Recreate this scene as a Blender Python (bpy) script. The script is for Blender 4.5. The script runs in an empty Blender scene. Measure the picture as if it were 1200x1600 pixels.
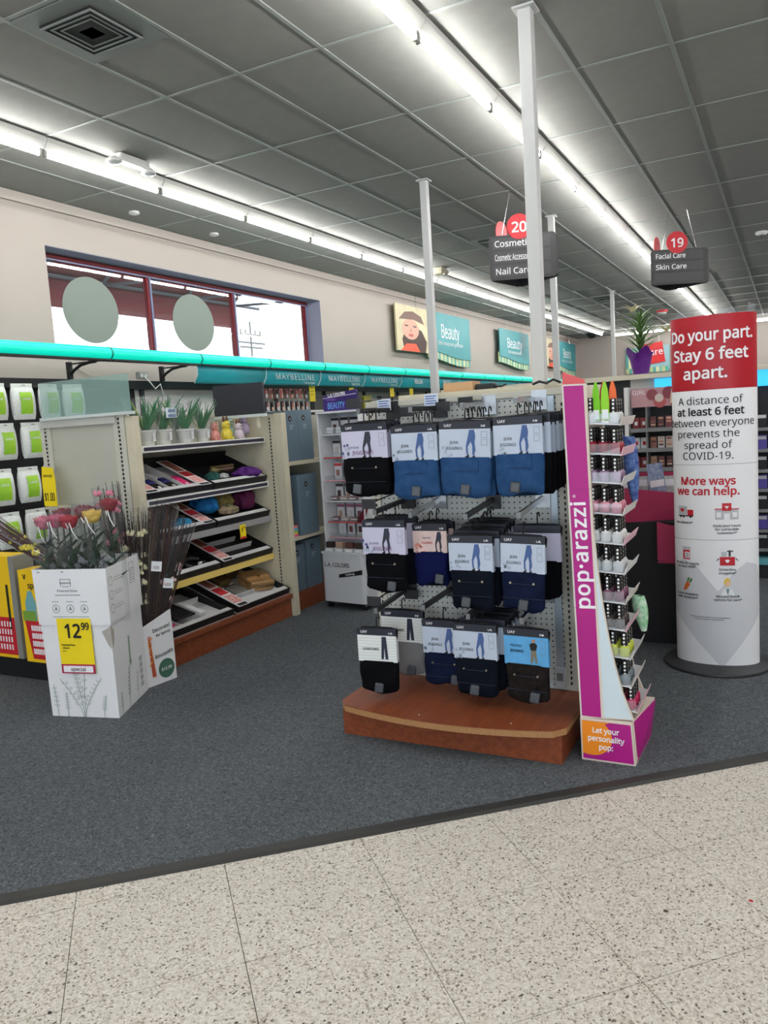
import bpy, math, random
from math import sin, cos, pi, radians, sqrt, atan2
from mathutils import Vector, Matrix

random.seed(7)
scene = bpy.context.scene
COL = scene.collection

# ---------------------------------------------------------------- camera
FOCAL_PX = 1231.17
YAW, PITCH, ROLL, EYE = 0.480337, 0.1142117, -0.0632772, 1.41
_fw = Vector((-sin(YAW) * cos(PITCH), cos(YAW) * cos(PITCH), -sin(PITCH)))
_rt = Vector((cos(YAW), sin(YAW), 0.0))
_up = _rt.cross(_fw)
_r = cos(ROLL) * _rt + sin(ROLL) * _up
_u = -sin(ROLL) * _rt + cos(ROLL) * _up
cam_data = bpy.data.cameras.new('camera')
cam_data.sensor_fit = 'HORIZONTAL'
cam_data.sensor_width = 36.0
cam_data.lens = 36.0 * FOCAL_PX / 1200.0
cam_data.clip_start = 0.05
cam_data.clip_end = 300
cam = bpy.data.objects.new('camera', cam_data)
COL.objects.link(cam)
_m = Matrix((_r, _u, -_fw)).transposed().to_4x4()
_m.translation = (0, 0, EYE)
cam.matrix_world = _m
scene.camera = cam

# ---------------------------------------------------------------- world and exposure
world = bpy.data.worlds.new('overcast_sky')
scene.world = world
world.use_nodes = True
_bg = world.node_tree.nodes['Background']
_bg.inputs['Color'].default_value = (0.84, 0.92, 1.0, 1)
_bg.inputs['Strength'].default_value = 2.1
scene.view_settings.view_transform = 'Standard'
scene.view_settings.look = 'None'
scene.view_settings.gamma = 1.0
scene.view_settings.use_curve_mapping = False
scene.view_settings.exposure = 0.74
TUBE_POWER = 34.0

# ---------------------------------------------------------------- helpers
def lin(c):
    return tuple(((x / 255.0) / 12.92 if x <= 10.3 else (((x / 255.0) + 0.055) / 1.055) ** 2.4) for x in c)

MATS = {}
def mat(name, rgb=(200, 200, 200), rough=0.55, metal=0.0, alpha=1.0, trans=0.0, emit=0.0, emit_rgb=None,
        vary=0.0, vscale=20.0, bump=0.0, bscale=200.0, spec=0.5, ior=1.45, coat=0.0, stretch=None, rgb2=None, thin=False):
    if name in MATS:
        return MATS[name]
    m = bpy.data.materials.new(name)
    m.use_nodes = True
    nt = m.node_tree
    b = nt.nodes['Principled BSDF']
    c = lin(rgb)
    b.inputs['Base Color'].default_value = (*c, 1)
    b.inputs['Roughness'].default_value = rough
    b.inputs['Metallic'].default_value = metal
    b.inputs['IOR'].default_value = ior
    b.inputs['Specular IOR Level'].default_value = spec
    b.inputs['Coat Weight'].default_value = coat
    if alpha < 1: b.inputs['Alpha'].default_value = alpha
    if trans: b.inputs['Transmission Weight'].default_value = trans
    if emit:
        b.inputs['Emission Color'].default_value = (*lin(emit_rgb or rgb), 1)
        b.inputs['Emission Strength'].default_value = emit
    if vary or bump or rgb2:
        tc = nt.nodes.new('ShaderNodeTexCoord')
        mp = nt.nodes.new('ShaderNodeMapping')
        if stretch: mp.inputs['Scale'].default_value = stretch
        nt.links.new(tc.outputs['Object'], mp.inputs['Vector'])
    if vary or rgb2:
        n = nt.nodes.new('ShaderNodeTexNoise')
        n.inputs['Scale'].default_value = vscale
        n.inputs['Detail'].default_value = 5
        nt.links.new(mp.outputs['Vector'], n.inputs['Vector'])
        r = nt.nodes.new('ShaderNodeValToRGB')
        r.color_ramp.elements[0].position = 0.3
        r.color_ramp.elements[1].position = 0.7
        if rgb2:
            a0, a1 = c, lin(rgb2)
        else:
            a0 = tuple(x * (1 - vary) for x in c); a1 = tuple(min(1, x * (1 + vary)) for x in c)
        r.color_ramp.elements[0].color = (*a0, 1)
        r.color_ramp.elements[1].color = (*a1, 1)
        nt.links.new(n.outputs['Fac'], r.inputs['Fac'])
        nt.links.new(r.outputs['Color'], b.inputs['Base Color'])
    if bump:
        n2 = nt.nodes.new('ShaderNodeTexNoise')
        n2.inputs['Scale'].default_value = bscale
        n2.inputs['Detail'].default_value = 3
        nt.links.new(mp.outputs['Vector'], n2.inputs['Vector'])
        bp = nt.nodes.new('ShaderNodeBump')
        bp.inputs['Strength'].default_value = bump
        bp.inputs['Distance'].default_value = 0.002
        nt.links.new(n2.outputs['Fac'], bp.inputs['Height'])
        nt.links.new(bp.outputs['Normal'], b.inputs['Normal'])
    MATS[name] = m
    return m

def glassy(name, rgb=(255, 255, 255), alpha=0.15, rough=0.05):
    """thin clear sheet: mostly transparent with a glossy coat"""
    if name in MATS: return MATS[name]
    m = bpy.data.materials.new(name); m.use_nodes = True
    nt = m.node_tree
    for n in list(nt.nodes): nt.nodes.remove(n)
    out = nt.nodes.new('ShaderNodeOutputMaterial')
    tr = nt.nodes.new('ShaderNodeBsdfTransparent')
    tr.inputs['Color'].default_value = (*[0.75 + 0.25 * x for x in lin(rgb)], 1)
    df = nt.nodes.new('ShaderNodeBsdfDiffuse'); df.inputs['Color'].default_value = (*lin(rgb), 1)
    gl = nt.nodes.new('ShaderNodeBsdfGlossy'); gl.inputs['Roughness'].default_value = rough
    gl.inputs['Color'].default_value = (1, 1, 1, 1)
    fr = nt.nodes.new('ShaderNodeFresnel'); fr.inputs['IOR'].default_value = 1.45
    ge = nt.nodes.new('ShaderNodeNewGeometry'); mr = nt.nodes.new('ShaderNodeMapRange')
    mr.inputs[3].default_value = 1.45; mr.inputs[4].default_value = 1 / 1.45
    nt.links.new(ge.outputs['Backfacing'], mr.inputs[0]); nt.links.new(mr.outputs[0], fr.inputs['IOR'])
    m1 = nt.nodes.new('ShaderNodeMixShader'); m1.inputs[0].default_value = alpha
    m2 = nt.nodes.new('ShaderNodeMixShader')
    nt.links.new(tr.outputs[0], m1.inputs[1]); nt.links.new(df.outputs[0], m1.inputs[2])
    nt.links.new(fr.outputs[0], m2.inputs[0])
    nt.links.new(m1.outputs[0], m2.inputs[1]); nt.links.new(gl.outputs[0], m2.inputs[2])
    nt.links.new(m2.outputs[0], out.inputs[0])
    MATS[name] = m
    return m

def V(*a): return Vector(a)

class G:
    """collects shapes, then links them as one mesh object"""
    def __init__(s):
        s.v = []; s.f = []; s.mi = []; s.cur = 0
    def add(s, vs, fs):
        o = len(s.v)
        s.v += [tuple(x) for x in vs]
        for f in fs:
            s.f.append(tuple(i + o for i in f)); s.mi.append(s.cur)
        return s
    def box(s, x0, y0, z0, x1, y1, z1):
        vs = [(x0, y0, z0), (x1, y0, z0), (x1, y1, z0), (x0, y1, z0), (x0, y0, z1), (x1, y0, z1), (x1, y1, z1), (x0, y1, z1)]
        return s.add(vs, [(3, 2, 1, 0), (4, 5, 6, 7), (0, 1, 5, 4), (1, 2, 6, 5), (2, 3, 7, 6), (3, 0, 4, 7)])
    def hexa(s, vs):
        """eight corners: bottom four counter-clockwise, then top four"""
        return s.add(vs, [(3, 2, 1, 0), (4, 5, 6, 7), (0, 1, 5, 4), (1, 2, 6, 5), (2, 3, 7, 6), (3, 0, 4, 7)])
    def bar(s, p0, p1, w, h, up=(0, 0, 1)):
        p0 = Vector(p0); p1 = Vector(p1); d = (p1 - p0).normalized()
        u = Vector(up)
        if abs(d.dot(u)) > 0.95: u = Vector((1, 0, 0))
        a = d.cross(u).normalized() * w / 2; b = a.cross(d).normalized() * h / 2
        return s.hexa([p0 - a - b, p0 + a - b, p1 + a - b, p1 - a - b, p0 - a + b, p0 + a + b, p1 + a + b, p1 - a + b])
    def cyl(s, p0, p1, r0, r1=None, n=12):
        r1 = r0 if r1 is None else r1
        p0 = Vector(p0); p1 = Vector(p1); d = (p1 - p0).normalized()
        a = d.orthogonal().normalized(); b = d.cross(a)
        vs = []
        for k in range(n):
            t = 2 * pi * k / n; e = a * cos(t) + b * sin(t)
            vs.append(p0 + e * r0); vs.append(p1 + e * r1)
        fs = [(2 * k, 2 * ((k + 1) % n), 2 * ((k + 1) % n) + 1, 2 * k + 1) for k in range(n)]
        fs.append(tuple(2 * k for k in range(n))[::-1]); fs.append(tuple(2 * k + 1 for k in range(n)))
        return s.add(vs, fs)
    def tube(s, pts, r, n=6, r1=None):
        pts = [Vector(p) for p in pts]; N = len(pts); r1 = r if r1 is None else r1
        vs = []; a = None
        for i, p in enumerate(pts):
            d = (pts[min(i + 1, N - 1)] - pts[max(i - 1, 0)]).normalized()
            if a is None: a = d.orthogonal().normalized()
            a = (a - d * a.dot(d)).normalized(); b = d.cross(a)
            rr = r + (r1 - r) * i / max(1, N - 1)
            for k in range(n):
                t = 2 * pi * k / n; vs.append(p + (a * cos(t) + b * sin(t)) * rr)
        fs = []
        for i in range(N - 1):
            for k in range(n):
                k2 = (k + 1) % n
                fs.append((i * n + k, i * n + k2, (i + 1) * n + k2, (i + 1) * n + k))
        fs.append(tuple(range(n))[::-1]); fs.append(tuple((N - 1) * n + k for k in range(n)))
        return s.add(vs, fs)
    def lathe(s, prof, n=16, o=(0, 0, 0), sx=1.0, sy=1.0):
        vs = []; L = len(prof)
        for r, z in prof:
            for k in range(n):
                t = 2 * pi * k / n; vs.append((o[0] + r * cos(t) * sx, o[1] + r * sin(t) * sy, o[2] + z))
        fs = [(i * n + k, i * n + (k + 1) % n, (i + 1) * n + (k + 1) % n, (i + 1) * n + k) for i in range(L - 1) for k in range(n)]
        fs.append(tuple(range(n))[::-1]); fs.append(tuple((L - 1) * n + k for k in range(n)))
        return s.add(vs, fs)
    def ball(s, c, r, n=10, m=7, sx=1, sy=1, sz=1):
        prof = [(max(1e-4, r * sin(pi * i / m)), -r * cos(pi * i / m) * sz) for i in range(m + 1)]
        return s.lathe(prof, n, c, sx, sy)
    def prism(s, poly, o, xd, yd, t):
        """polygon in the plane o + a*xd + b*yd, thickness t along xd x yd"""
        o = Vector(o); xd = Vector(xd); yd = Vector(yd); nn = xd.cross(yd).normalized() * t
        n = len(poly)
        vs = [o + xd * a + yd * b for a, b in poly] + [o + xd * a + yd * b + nn for a, b in poly]
        fs = [tuple(range(n))[::-1], tuple(range(n, 2 * n))] + [(k, (k + 1) % n, n + (k + 1) % n, n + k) for k in range(n)]
        return s.add(vs, fs)
    def surf(s, fn, nu, nv, closed_u=False):
        vs = [fn(i / nu, j / nv) for j in range(nv + 1) for i in range(nu + (0 if closed_u else 1))]
        w = nu if closed_u else nu + 1
        fs = [(j * w + i, j * w + (i + 1) % w, (j + 1) * w + (i + 1) % w, (j + 1) * w + i) for j in range(nv) for i in range(nu)]
        return s.add(vs, fs)
    def mesh(s, name, mats):
        me = bpy.data.meshes.new(name)
        me.from_pydata(s.v, [], s.f)
        for m in (mats if isinstance(mats, (list, tuple)) else [mats]): me.materials.append(m)
        if any(s.mi): me.polygons.foreach_set('material_index', s.mi)
        me.update()
        return me
    def build(s, name, mats, parent=None, smooth=0, bevel=0, solid=0, sub=0):
        me = s.mesh(name, mats)
        if smooth:
            me.polygons.foreach_set('use_smooth', [True] * len(me.polygons))
            if smooth < 180: me.set_sharp_from_angle(angle=radians(smooth))
        return put(name, me, parent, bevel, solid, sub)

def put(name, data, parent=None, bevel=0, solid=0, sub=0):
    o = bpy.data.objects.new(name, data); COL.objects.link(o)
    if parent is not None: o.parent = parent
    if solid:
        md = o.modifiers.new('solid', 'SOLIDIFY'); md.thickness = solid; md.offset = 0
    if bevel:
        md = o.modifiers.new('bevel', 'BEVEL'); md.width = bevel; md.segments = 2; md.limit_method = 'ANGLE'
    if sub:
        md = o.modifiers.new('sub', 'SUBSURF'); md.levels = sub; md.render_levels = sub
    return o

def tag(o, label=None, cat=None, group=None, kind=None):
    if label: o['label'] = label
    if cat: o['category'] = cat
    if group: o['group'] = group
    if kind: o['kind'] = kind
    return o

def thing(name, label, cat, loc=(0, 0, 0), rz=0, group=None, M=None):
    o = bpy.data.objects.new(name, None); COL.objects.link(o)
    o.empty_display_size = 0.05
    if M is not None: o.matrix_basis = M
    else:
        o.location = loc; o.rotation_euler = (0, 0, rz)
    return tag(o, label, cat, group)

def copy_tree(src, label=None, loc=None, rot=None, scale=None):
    def cp(o, par):
        c = o.copy(); COL.objects.link(c)
        if par is not None: c.parent = par
        for ch in KIDS(o): cp(ch, c)
        return c
    r = cp(src, None)
    if label: r['label'] = label
    if loc is not None: r.location = loc
    if rot is not None: r.rotation_euler = rot
    if scale is not None: r.scale = scale
    return r
def KIDS(o): return [c for c in o.children]

def text(s, size, m, parent, o, xd=(1, 0, 0), yd=(0, 0, 1), bold=0.0, sx=1.0, align='CENTER', name='lettering', depth=0.0004, space=1.0, line=1.0, ay='CENTER'):
    cu = bpy.data.curves.new(name, 'FONT')
    if FONT: cu.font = FONT
    cu.body = s; cu.size = size; cu.align_x = align; cu.align_y = ay
    cu.offset = bold * size; cu.resolution_u = 2; cu.extrude = depth
    cu.space_character = space; cu.space_line = line
    cu.materials.append(m)
    ob = bpy.data.objects.new(name, cu); COL.objects.link(ob)
    ob.parent = parent
    xd = Vector(xd).normalized(); yd = Vector(yd).normalized(); zd = xd.cross(yd).normalized(); yd = zd.cross(xd)
    mm = Matrix((xd * sx, yd, zd)).transposed().to_4x4(); mm.translation = Vector(o)
    ob.matrix_local = mm
    return ob

FONT = None
try:
    import os
    _fp = bpy.utils.system_resource('DATAFILES', path='fonts')
    if _fp and os.path.exists(os.path.join(_fp, 'NotoSansHebrew-Regular.woff2')):
        FONT = bpy.data.fonts.load(os.path.join(_fp, 'NotoSansHebrew-Regular.woff2'))
except Exception:
    FONT = None

ORD = 'first second third fourth fifth sixth seventh eighth ninth tenth eleventh twelfth thirteenth fourteenth fifteenth sixteenth seventeenth eighteenth nineteenth twentieth'.split() + ['twenty-%s' % w for w in 'first second third fourth fifth sixth seventh eighth ninth'.split()]

# common materials
BLACK = mat('black_plastic', (22, 23, 26), 0.45)
DARK = mat('charcoal_plastic', (46, 50, 56), 0.5)
WHITE = mat('white_paint', (222, 222, 220), 0.5)
PAPER = mat('white_card', (226, 228, 232), 0.6)
CREAM = mat('cream_metal', (196, 190, 168), 0.5, vary=0.03)
GREYP = mat('grey_beige_metal', (188, 186, 174), 0.5, vary=0.03)
CHROME = mat('chrome', (205, 205, 208), 0.22, metal=1.0)
INK = mat('black_ink', (24, 24, 26), 0.6)
WINK = mat('white_ink', (235, 235, 238), 0.6)
REDINK = mat('red_ink', (190, 22, 42), 0.55)
YELLOW = mat('yellow_card', (240, 214, 20), 0.55)
CLEAR = glassy('clear_plastic', (225, 232, 238), 0.08, 0.0)
CLEAR2 = glassy('clear_film', (225, 228, 232), 0.05, 0.12)
# ================================================================ the setting
XW, YF, XR, YB, ZC = -6.15, 26.0, 7.3, -4.0, 3.65
TH = radians(44.771)

def speckle(name):
    m = bpy.data.materials.new(name); m.use_nodes = True
    nt = m.node_tree; b = nt.nodes['Principled BSDF']
    geo = nt.nodes.new('ShaderNodeNewGeometry')
    rotm = nt.nodes.new('ShaderNodeMapping'); rotm.inputs['Rotation'].default_value = (0, 0, -TH)
    nt.links.new(geo.outputs['Position'], rotm.inputs['Vector'])
    nz = nt.nodes.new('ShaderNodeTexNoise'); nz.inputs['Scale'].default_value = 60
    nt.links.new(rotm.outputs['Vector'], nz.inputs['Vector'])
    mx = nt.nodes.new('ShaderNodeVectorMath'); mx.operation = 'MULTIPLY_ADD'
    nt.links.new(nz.outputs['Color'], mx.inputs[0]); mx.inputs[1].default_value = (0.012, 0.012, 0.0)
    nt.links.new(rotm.outputs['Vector'], mx.inputs[2])
    vo = nt.nodes.new('ShaderNodeTexVoronoi'); vo.inputs['Scale'].default_value = 190
    nt.links.new(mx.outputs['Vector'], vo.inputs['Vector'])
    sp = nt.nodes.new('ShaderNodeSeparateColor'); nt.links.new(vo.outputs['Color'], sp.inputs['Color'])
    r = nt.nodes.new('ShaderNodeValToRGB'); r.color_ramp.interpolation = 'CONSTANT'
    stops = [(0.0, (203, 197, 187)), (0.40, (215, 210, 201)), (0.62, (191, 184, 173)), (0.78, (177, 169, 158)), (0.90, (148, 138, 124)), (0.962, (112, 103, 92)), (0.987, (72, 66, 60))]
    el = r.color_ramp.elements
    el[0].position, el[0].color = 0.0, (*lin(stops[0][1]), 1)
    el[1].position, el[1].color = stops[1][0], (*lin(stops[1][1]), 1)
    for p, c in stops[2:]:
        e = el.new(p); e.color = (*lin(c), 1)
    nt.links.new(sp.outputs[0], r.inputs['Fac'])
    # fine cloudiness over the chips
    nn = nt.nodes.new('ShaderNodeTexNoise'); nn.inputs['Scale'].default_value = 3.0; nn.inputs['Detail'].default_value = 4
    nt.links.new(geo.outputs['Position'], nn.inputs['Vector'])
    rr = nt.nodes.new('ShaderNodeMapRange'); rr.inputs[3].default_value = 0.90; rr.inputs[4].default_value = 1.06
    nt.links.new(nn.outputs['Fac'], rr.inputs[0])
    mm = nt.nodes.new('ShaderNodeMix'); mm.data_type = 'RGBA'; mm.blend_type = 'MULTIPLY'; mm.inputs[0].default_value = 1
    nt.links.new(r.outputs['Color'], mm.inputs[6]); nt.links.new(rr.outputs[0], mm.inputs[7])
    nt.links.new(mm.outputs[2], b.inputs['Base Color'])
    b.inputs['Roughness'].default_value = 0.42
    b.inputs['Specular IOR Level'].default_value = 0.35
    return m
TILE = speckle('speckled_vinyl_tile')

def carpet_mat():
    m = bpy.data.materials.new('grey_carpet'); m.use_nodes = True
    nt = m.node_tree; b = nt.nodes['Principled BSDF']
    geo = nt.nodes.new('ShaderNodeNewGeometry')
    n1 = nt.nodes.new('ShaderNodeTexNoise'); n1.inputs['Scale'].default_value = 85; n1.inputs['Detail'].default_value = 7; n1.inputs['Roughness'].default_value = 0.75; n1.inputs['Distortion'].default_value = 1.6
    n2 = nt.nodes.new('ShaderNodeTexNoise'); n2.inputs['Scale'].default_value = 1.3; n2.inputs['Detail'].default_value = 4
    for n in (n1, n2): nt.links.new(geo.outputs['Position'], n.inputs['Vector'])
    r = nt.nodes.new('ShaderNodeValToRGB'); el = r.color_ramp.elements
    el[0].position, el[0].color = 0.34, (*lin((46, 49, 53)), 1)
    el[1].position, el[1].color = 0.68, (*lin((128, 134, 139)), 1)
    e = el.new(0.5); e.color = (*lin((85, 90, 95)), 1)
    nt.links.new(n1.outputs['Fac'], r.inputs['Fac'])
    rr = nt.nodes.new('ShaderNodeMapRange'); rr.inputs[3].default_value = 0.82; rr.inputs[4].default_value = 1.15
    nt.links.new(n2.outputs['Fac'], rr.inputs[0])
    mm = nt.nodes.new('ShaderNodeMix'); mm.data_type = 'RGBA'; mm.blend_type = 'MULTIPLY'; mm.inputs[0].default_value = 1
    nt.links.new(r.outputs['Color'], mm.inputs[6]); nt.links.new(rr.outputs[0], mm.inputs[7])
    nt.links.new(mm.outputs[2], b.inputs['Base Color'])
    b.inputs['Roughness'].default_value = 0.95; b.inputs['Specular IOR Level'].default_value = 0.1
    bp = nt.nodes.new('ShaderNodeBump'); bp.inputs['Strength'].default_value = 0.6; bp.inputs['Distance'].default_value = 0.004
    nt.links.new(n1.outputs['Fac'], bp.inputs['Height']); nt.links.new(bp.outputs['Normal'], b.inputs['Normal'])
    return m

GROUT = mat('dark_tile_joint', (70, 62, 54), 0.8)
floor = G().box(XW, YB, -0.06, XR, YF, -0.005).build('floor', GROUT); tag(floor, kind='structure')
# carpet edge line
E0 = Vector((-2.199, 1.465)); ED = Vector((2.114, 1.841)).normalized(); EN = Vector((-ED.y, ED.x))
T = 0.4572
fo = Vector((-1.6246, 1.2083)); e1 = Vector((cos(TH), sin(TH))); e2 = Vector((-sin(TH), cos(TH)))
tile_me = G().box(-T / 2 + .0011, -T / 2 + .0011, -0.005, T / 2 - .0011, T / 2 - .0011, 0.0).mesh('floor_tile', TILE)
far = []
for i in range(-24, 30):
    for j in range(-24, 18):
        c = fo + e1 * (i + .5) * T + e2 * (j + .5) * T
        if not (XW + .3 < c.x < XR - .3 and YB + .3 < c.y < YF): continue
        if (c - E0).dot(EN) > 0.34: continue
        if c.length > 4.6:
            far.append(c); continue
        o = put('floor_tile', tile_me, floor); o.location = (c.x, c.y, 0); o.rotation_euler = (0, 0, TH)
gf = G()
for c in far:
    hx, hy = e1 * (T / 2 - .0011), e2 * (T / 2 - .0011)
    q = [c - hx - hy, c + hx - hy, c + hx + hy, c - hx + hy]
    gf.add([(p.x, p.y, 0.0) for p in q], [(0, 1, 2, 3)])
tf = gf.build('tile_field', TILE, floor); tag(tf, kind='stuff')
def yedge(x): return E0.y + (x - E0.x) * ED.y / ED.x
cp = G().prism([(XW, yedge(XW)), (XR, yedge(XR)), (XR, YF), (XW, YF)], (0, 0, -0.004), (1, 0, 0), (0, 1, 0), 0.010)
carpet = cp.build('floor_carpet', carpet_mat()); tag(carpet, kind='structure')
g = G()
a, b = Vector((XW, yedge(XW))), Vector((XR, yedge(XR)))
n2 = EN * -1
pts = [(0.030, 0.0), (0.0, 0.0), (-0.012, 0.009), (0.012, 0.010)]
poly = [(n2.x * q[0], n2.y * q[0], q[1]) for q in [(0.030, 0.0005), (0.018, 0.009), (-0.022, 0.0105), (-0.022, 0.0005)]]
vs = [(a.x + p[0], a.y + p[1], p[2]) for p in poly] + [(b.x + p[0], b.y + p[1], p[2]) for p in poly]
g.add(vs, [(0, 1, 5, 4), (1, 2, 6, 5), (2, 3, 7, 6), (3, 0, 4, 7), (3, 2, 1, 0), (4, 5, 6, 7)])
tag(g.build('trim_1', mat('black_rubber_strip', (44, 44, 42), 0.5)), kind='structure')

WALLM = mat('cream_wall_paint', (180, 172, 165), 0.8, vary=0.015, vscale=2, bump=0.05, bscale=400)
WY0, WY1, WZ0, WZ1 = 5.335, 10.19, 2.22, 3.235
g = G()
g.box(XW - .3, YB, -0.05, XW, WY0, ZC + .05); g.box(XW - .3, WY1, -0.05, XW, YF + .2, ZC + .05)
g.box(XW - .3, WY0, -0.05, XW, WY1, WZ0); g.box(XW - .3, WY0, WZ1, XW, WY1, ZC + .05)
tag(g.build('wall_left', WALLM), kind='structure')
tag(G().box(XW, YF, -.05, XR + .2, YF + .2, ZC + .05).build('wall_back', WALLM), kind='structure')
tag(G().box(XR, YB, -.05, XR + .2, YF, ZC + .05).build('wall_right', WALLM), kind='structure')
g = G()   # the entrance side behind the camera: glazed shop front
g.box(XW - .3, YB - .2, 2.85, XR + .2, YB, ZC + .05); g.box(XW - .3, YB - .2, -.05, XW + 1.6, YB, 2.85); g.box(XR - 2.0, YB - .2, -.05, XR + .2, YB, 2.85)
g.box(XW + 1.6, YB - .2, -.05, XR - 2.0, YB, 0.12)
tag(g.build('wall_front', WALLM), kind='structure')
# stepped cove under the ceiling along the window wall
tag(G().box(XW, YB, 3.56, XW + .035, YF, 3.648).build('trim_2', WALLM), kind='structure')

# ceiling: slab, tiles laid in, T-bars
CT = mat('mineral_fibre_tile', (144, 145, 141), 0.9, vary=0.04, vscale=8, bump=0.35, bscale=260)
CB = mat('ceiling_grid_metal', (150, 156, 153), 0.5)
ceil = G().box(XW, YB, 3.664, XR, YF, 3.74).build('ceiling', CT); tag(ceil, kind='structure')
A, B_ = 0.6096, 1.2304
xs = [-4.316 + A * k for k in range(-3, 16)]
ys = [4.343 + B_ * k for k in range(-3, 18)]
ct_me = G().box(-A / 2 + .008, -B_ / 2 + .008, 0, A / 2 - .008, B_ / 2 - .008, 0.012).mesh('ceiling_tile', CT)
for i in range(len(xs) - 1):
    for j in range(len(ys) - 1):
        if ys[j] > 15 or ys[j] < 1 or xs[i] > 1.5: continue
        o = put('ceiling_tile', ct_me, ceil); o.location = ((xs[i] + xs[i + 1]) / 2, (ys[j] + ys[j + 1]) / 2, 3.653)
rb = G().box(-.013, YB, 3.6465, .013, YF, 3.664).mesh('grid_bar', CB)
for x in xs[:-1]:
    o = put('grid_bar', rb, ceil); o.location = (x, 0, 0)
rc = G().box(XW, -.012, 3.648, xs[-1], .012, 3.664).mesh('grid_bar', CB)
for y in ys:
    o = put('grid_bar', rc, ceil); o.location = (0, y, 0)

# ---------------------------------------------------------------- strip lights
TUBEM = mat('fluorescent_tube', (255, 255, 250), 0.4, emit=TUBE_POWER, emit_rgb=(255, 253, 250))
HOUSM = mat('white_enamel', (214, 214, 210), 0.35)
SOCKM = mat('grey_socket', (150, 150, 146), 0.5)
def make_strip():
    t = thing('strip_light', 'x', 'light')
    g = G()
    g.add([(-.062, -.612, 0), (.062, -.612, 0), (.062, -.612, -.035), (.03, -.612, -.075), (-.03, -.612, -.075), (-.062, -.612, -.035)] +
          [(-.062, .612, 0), (.062, .612, 0), (.062, .612, -.035), (.03, .612, -.075), (-.03, .612, -.075), (-.062, .612, -.035)],
          [(0, 1, 2, 3, 4, 5), (11, 10, 9, 8, 7, 6)] + [((k + 1) % 6, k, k + 6, (k + 1) % 6 + 6) for k in range(6)])
    g.build('housing', HOUSM, t)
    G().cyl((0, -.580, -.112), (0, .580, -.112), .0165, n=10).build('tube', TUBEM, t, smooth=60)
    for s in (-1, 1):
        G().box(-.013, s * .592 - .011, -.130, .013, s * .592 + .011, -.074).build('socket', SOCKM, t)
    return t
strip0 = make_strip(); first = True
rows = [(-4.926, 'window-side ceiling row'), (-1.866, 'middle ceiling row'), (1.184, 'right-hand ceiling row'), (4.234, 'farthest right ceiling row')]
for rx, rn in rows:
    for k in range(-5, 16):
        y = 4.343 + 1.2304 * (k + .5)
        lab = '%s fluorescent strip light of the %s, counted from the entrance' % (ORD[k + 5], rn)
        s_ = strip0 if first else copy_tree(strip0, lab)
        first = False
        s_['label'] = lab; s_['group'] = 'ceiling strip lights'
        s_.location = (rx, y, 3.647)
for k in range(5):
    s_ = copy_tree(strip0, '%s strip light from the corner in the cross row by the far wall' % ORD[k], (-4.2 + 1.224 * k, 24.75, 3.647), (0, 0, pi / 2))
    s_['group'] = 'ceiling strip lights'
# ================================================================ window, awning, outside
REDF = mat('red_window_frame', (118, 18, 28), 0.45)
win = bpy.data.objects.new('window_1', None); COL.objects.link(win); tag(win, kind='structure')
XG = -6.405
G().box(XG - .03, WY0, WZ1 - .052, XG + .03, WY1, WZ1).build('window_frame', REDF, win)
G().box(XG - .03, WY0, WZ0, XG + .03, WY1, WZ0 + .06).build('window_frame', REDF, win)
muls = [WY0 + .02, 6.90, 8.42, 10.13]
for y in muls:
    G().box(XG - .03, y - .03, WZ0 + .06, XG + .03, y + .03, WZ1 - .052).build('mullion', REDF, win)
    G().box(XG + .03, y + .0, WZ0 + .06, XG + .045, y + .022, WZ1 - .052).build('mullion_bead', mat('bluish_bead', (120, 130, 165), 0.4), win)
G().box(XG + .03, WY0, WZ1 - .068, XG + .045, WY1, WZ1 - .055).build('frame_bead', MATS['bluish_bead'], win)
REVEAL = mat('lavender_reveal', (150, 152, 172), 0.8)
G().box(XW - .299, WY0, WZ1 - .006, XW - .002, WY1, WZ1 - .0005).build('reveal', REVEAL, win)
G().box(XW - .299, WY1 - .006, WZ0, XW - .002, WY1 - .0005, WZ1 - .007).build('reveal', REVEAL, win)
GLASS = glassy('window_glass', (235, 240, 240), 0.02, 0.0)
for k in range(3):
    p = G().box(XG - .004, muls[k] + .03, WZ0 + .06, XG + .004, muls[k + 1] - .03, WZ1 - .052).build('pane', GLASS, win)
OVAL = mat('frosted_oval_film', (128, 140, 132), 0.5)
for cy_, ry in ((5.965, .368), (7.55, .372)):
    g = G(); g.prism([(ry * cos(2 * pi * k / 40), .335 * sin(2 * pi * k / 40)) for k in range(40)], (XG + .005, cy_ + .09, 2.735), (0, 1, 0), (0, 0, 1), .003)
    g.build('oval_decal', OVAL, win)

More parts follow.
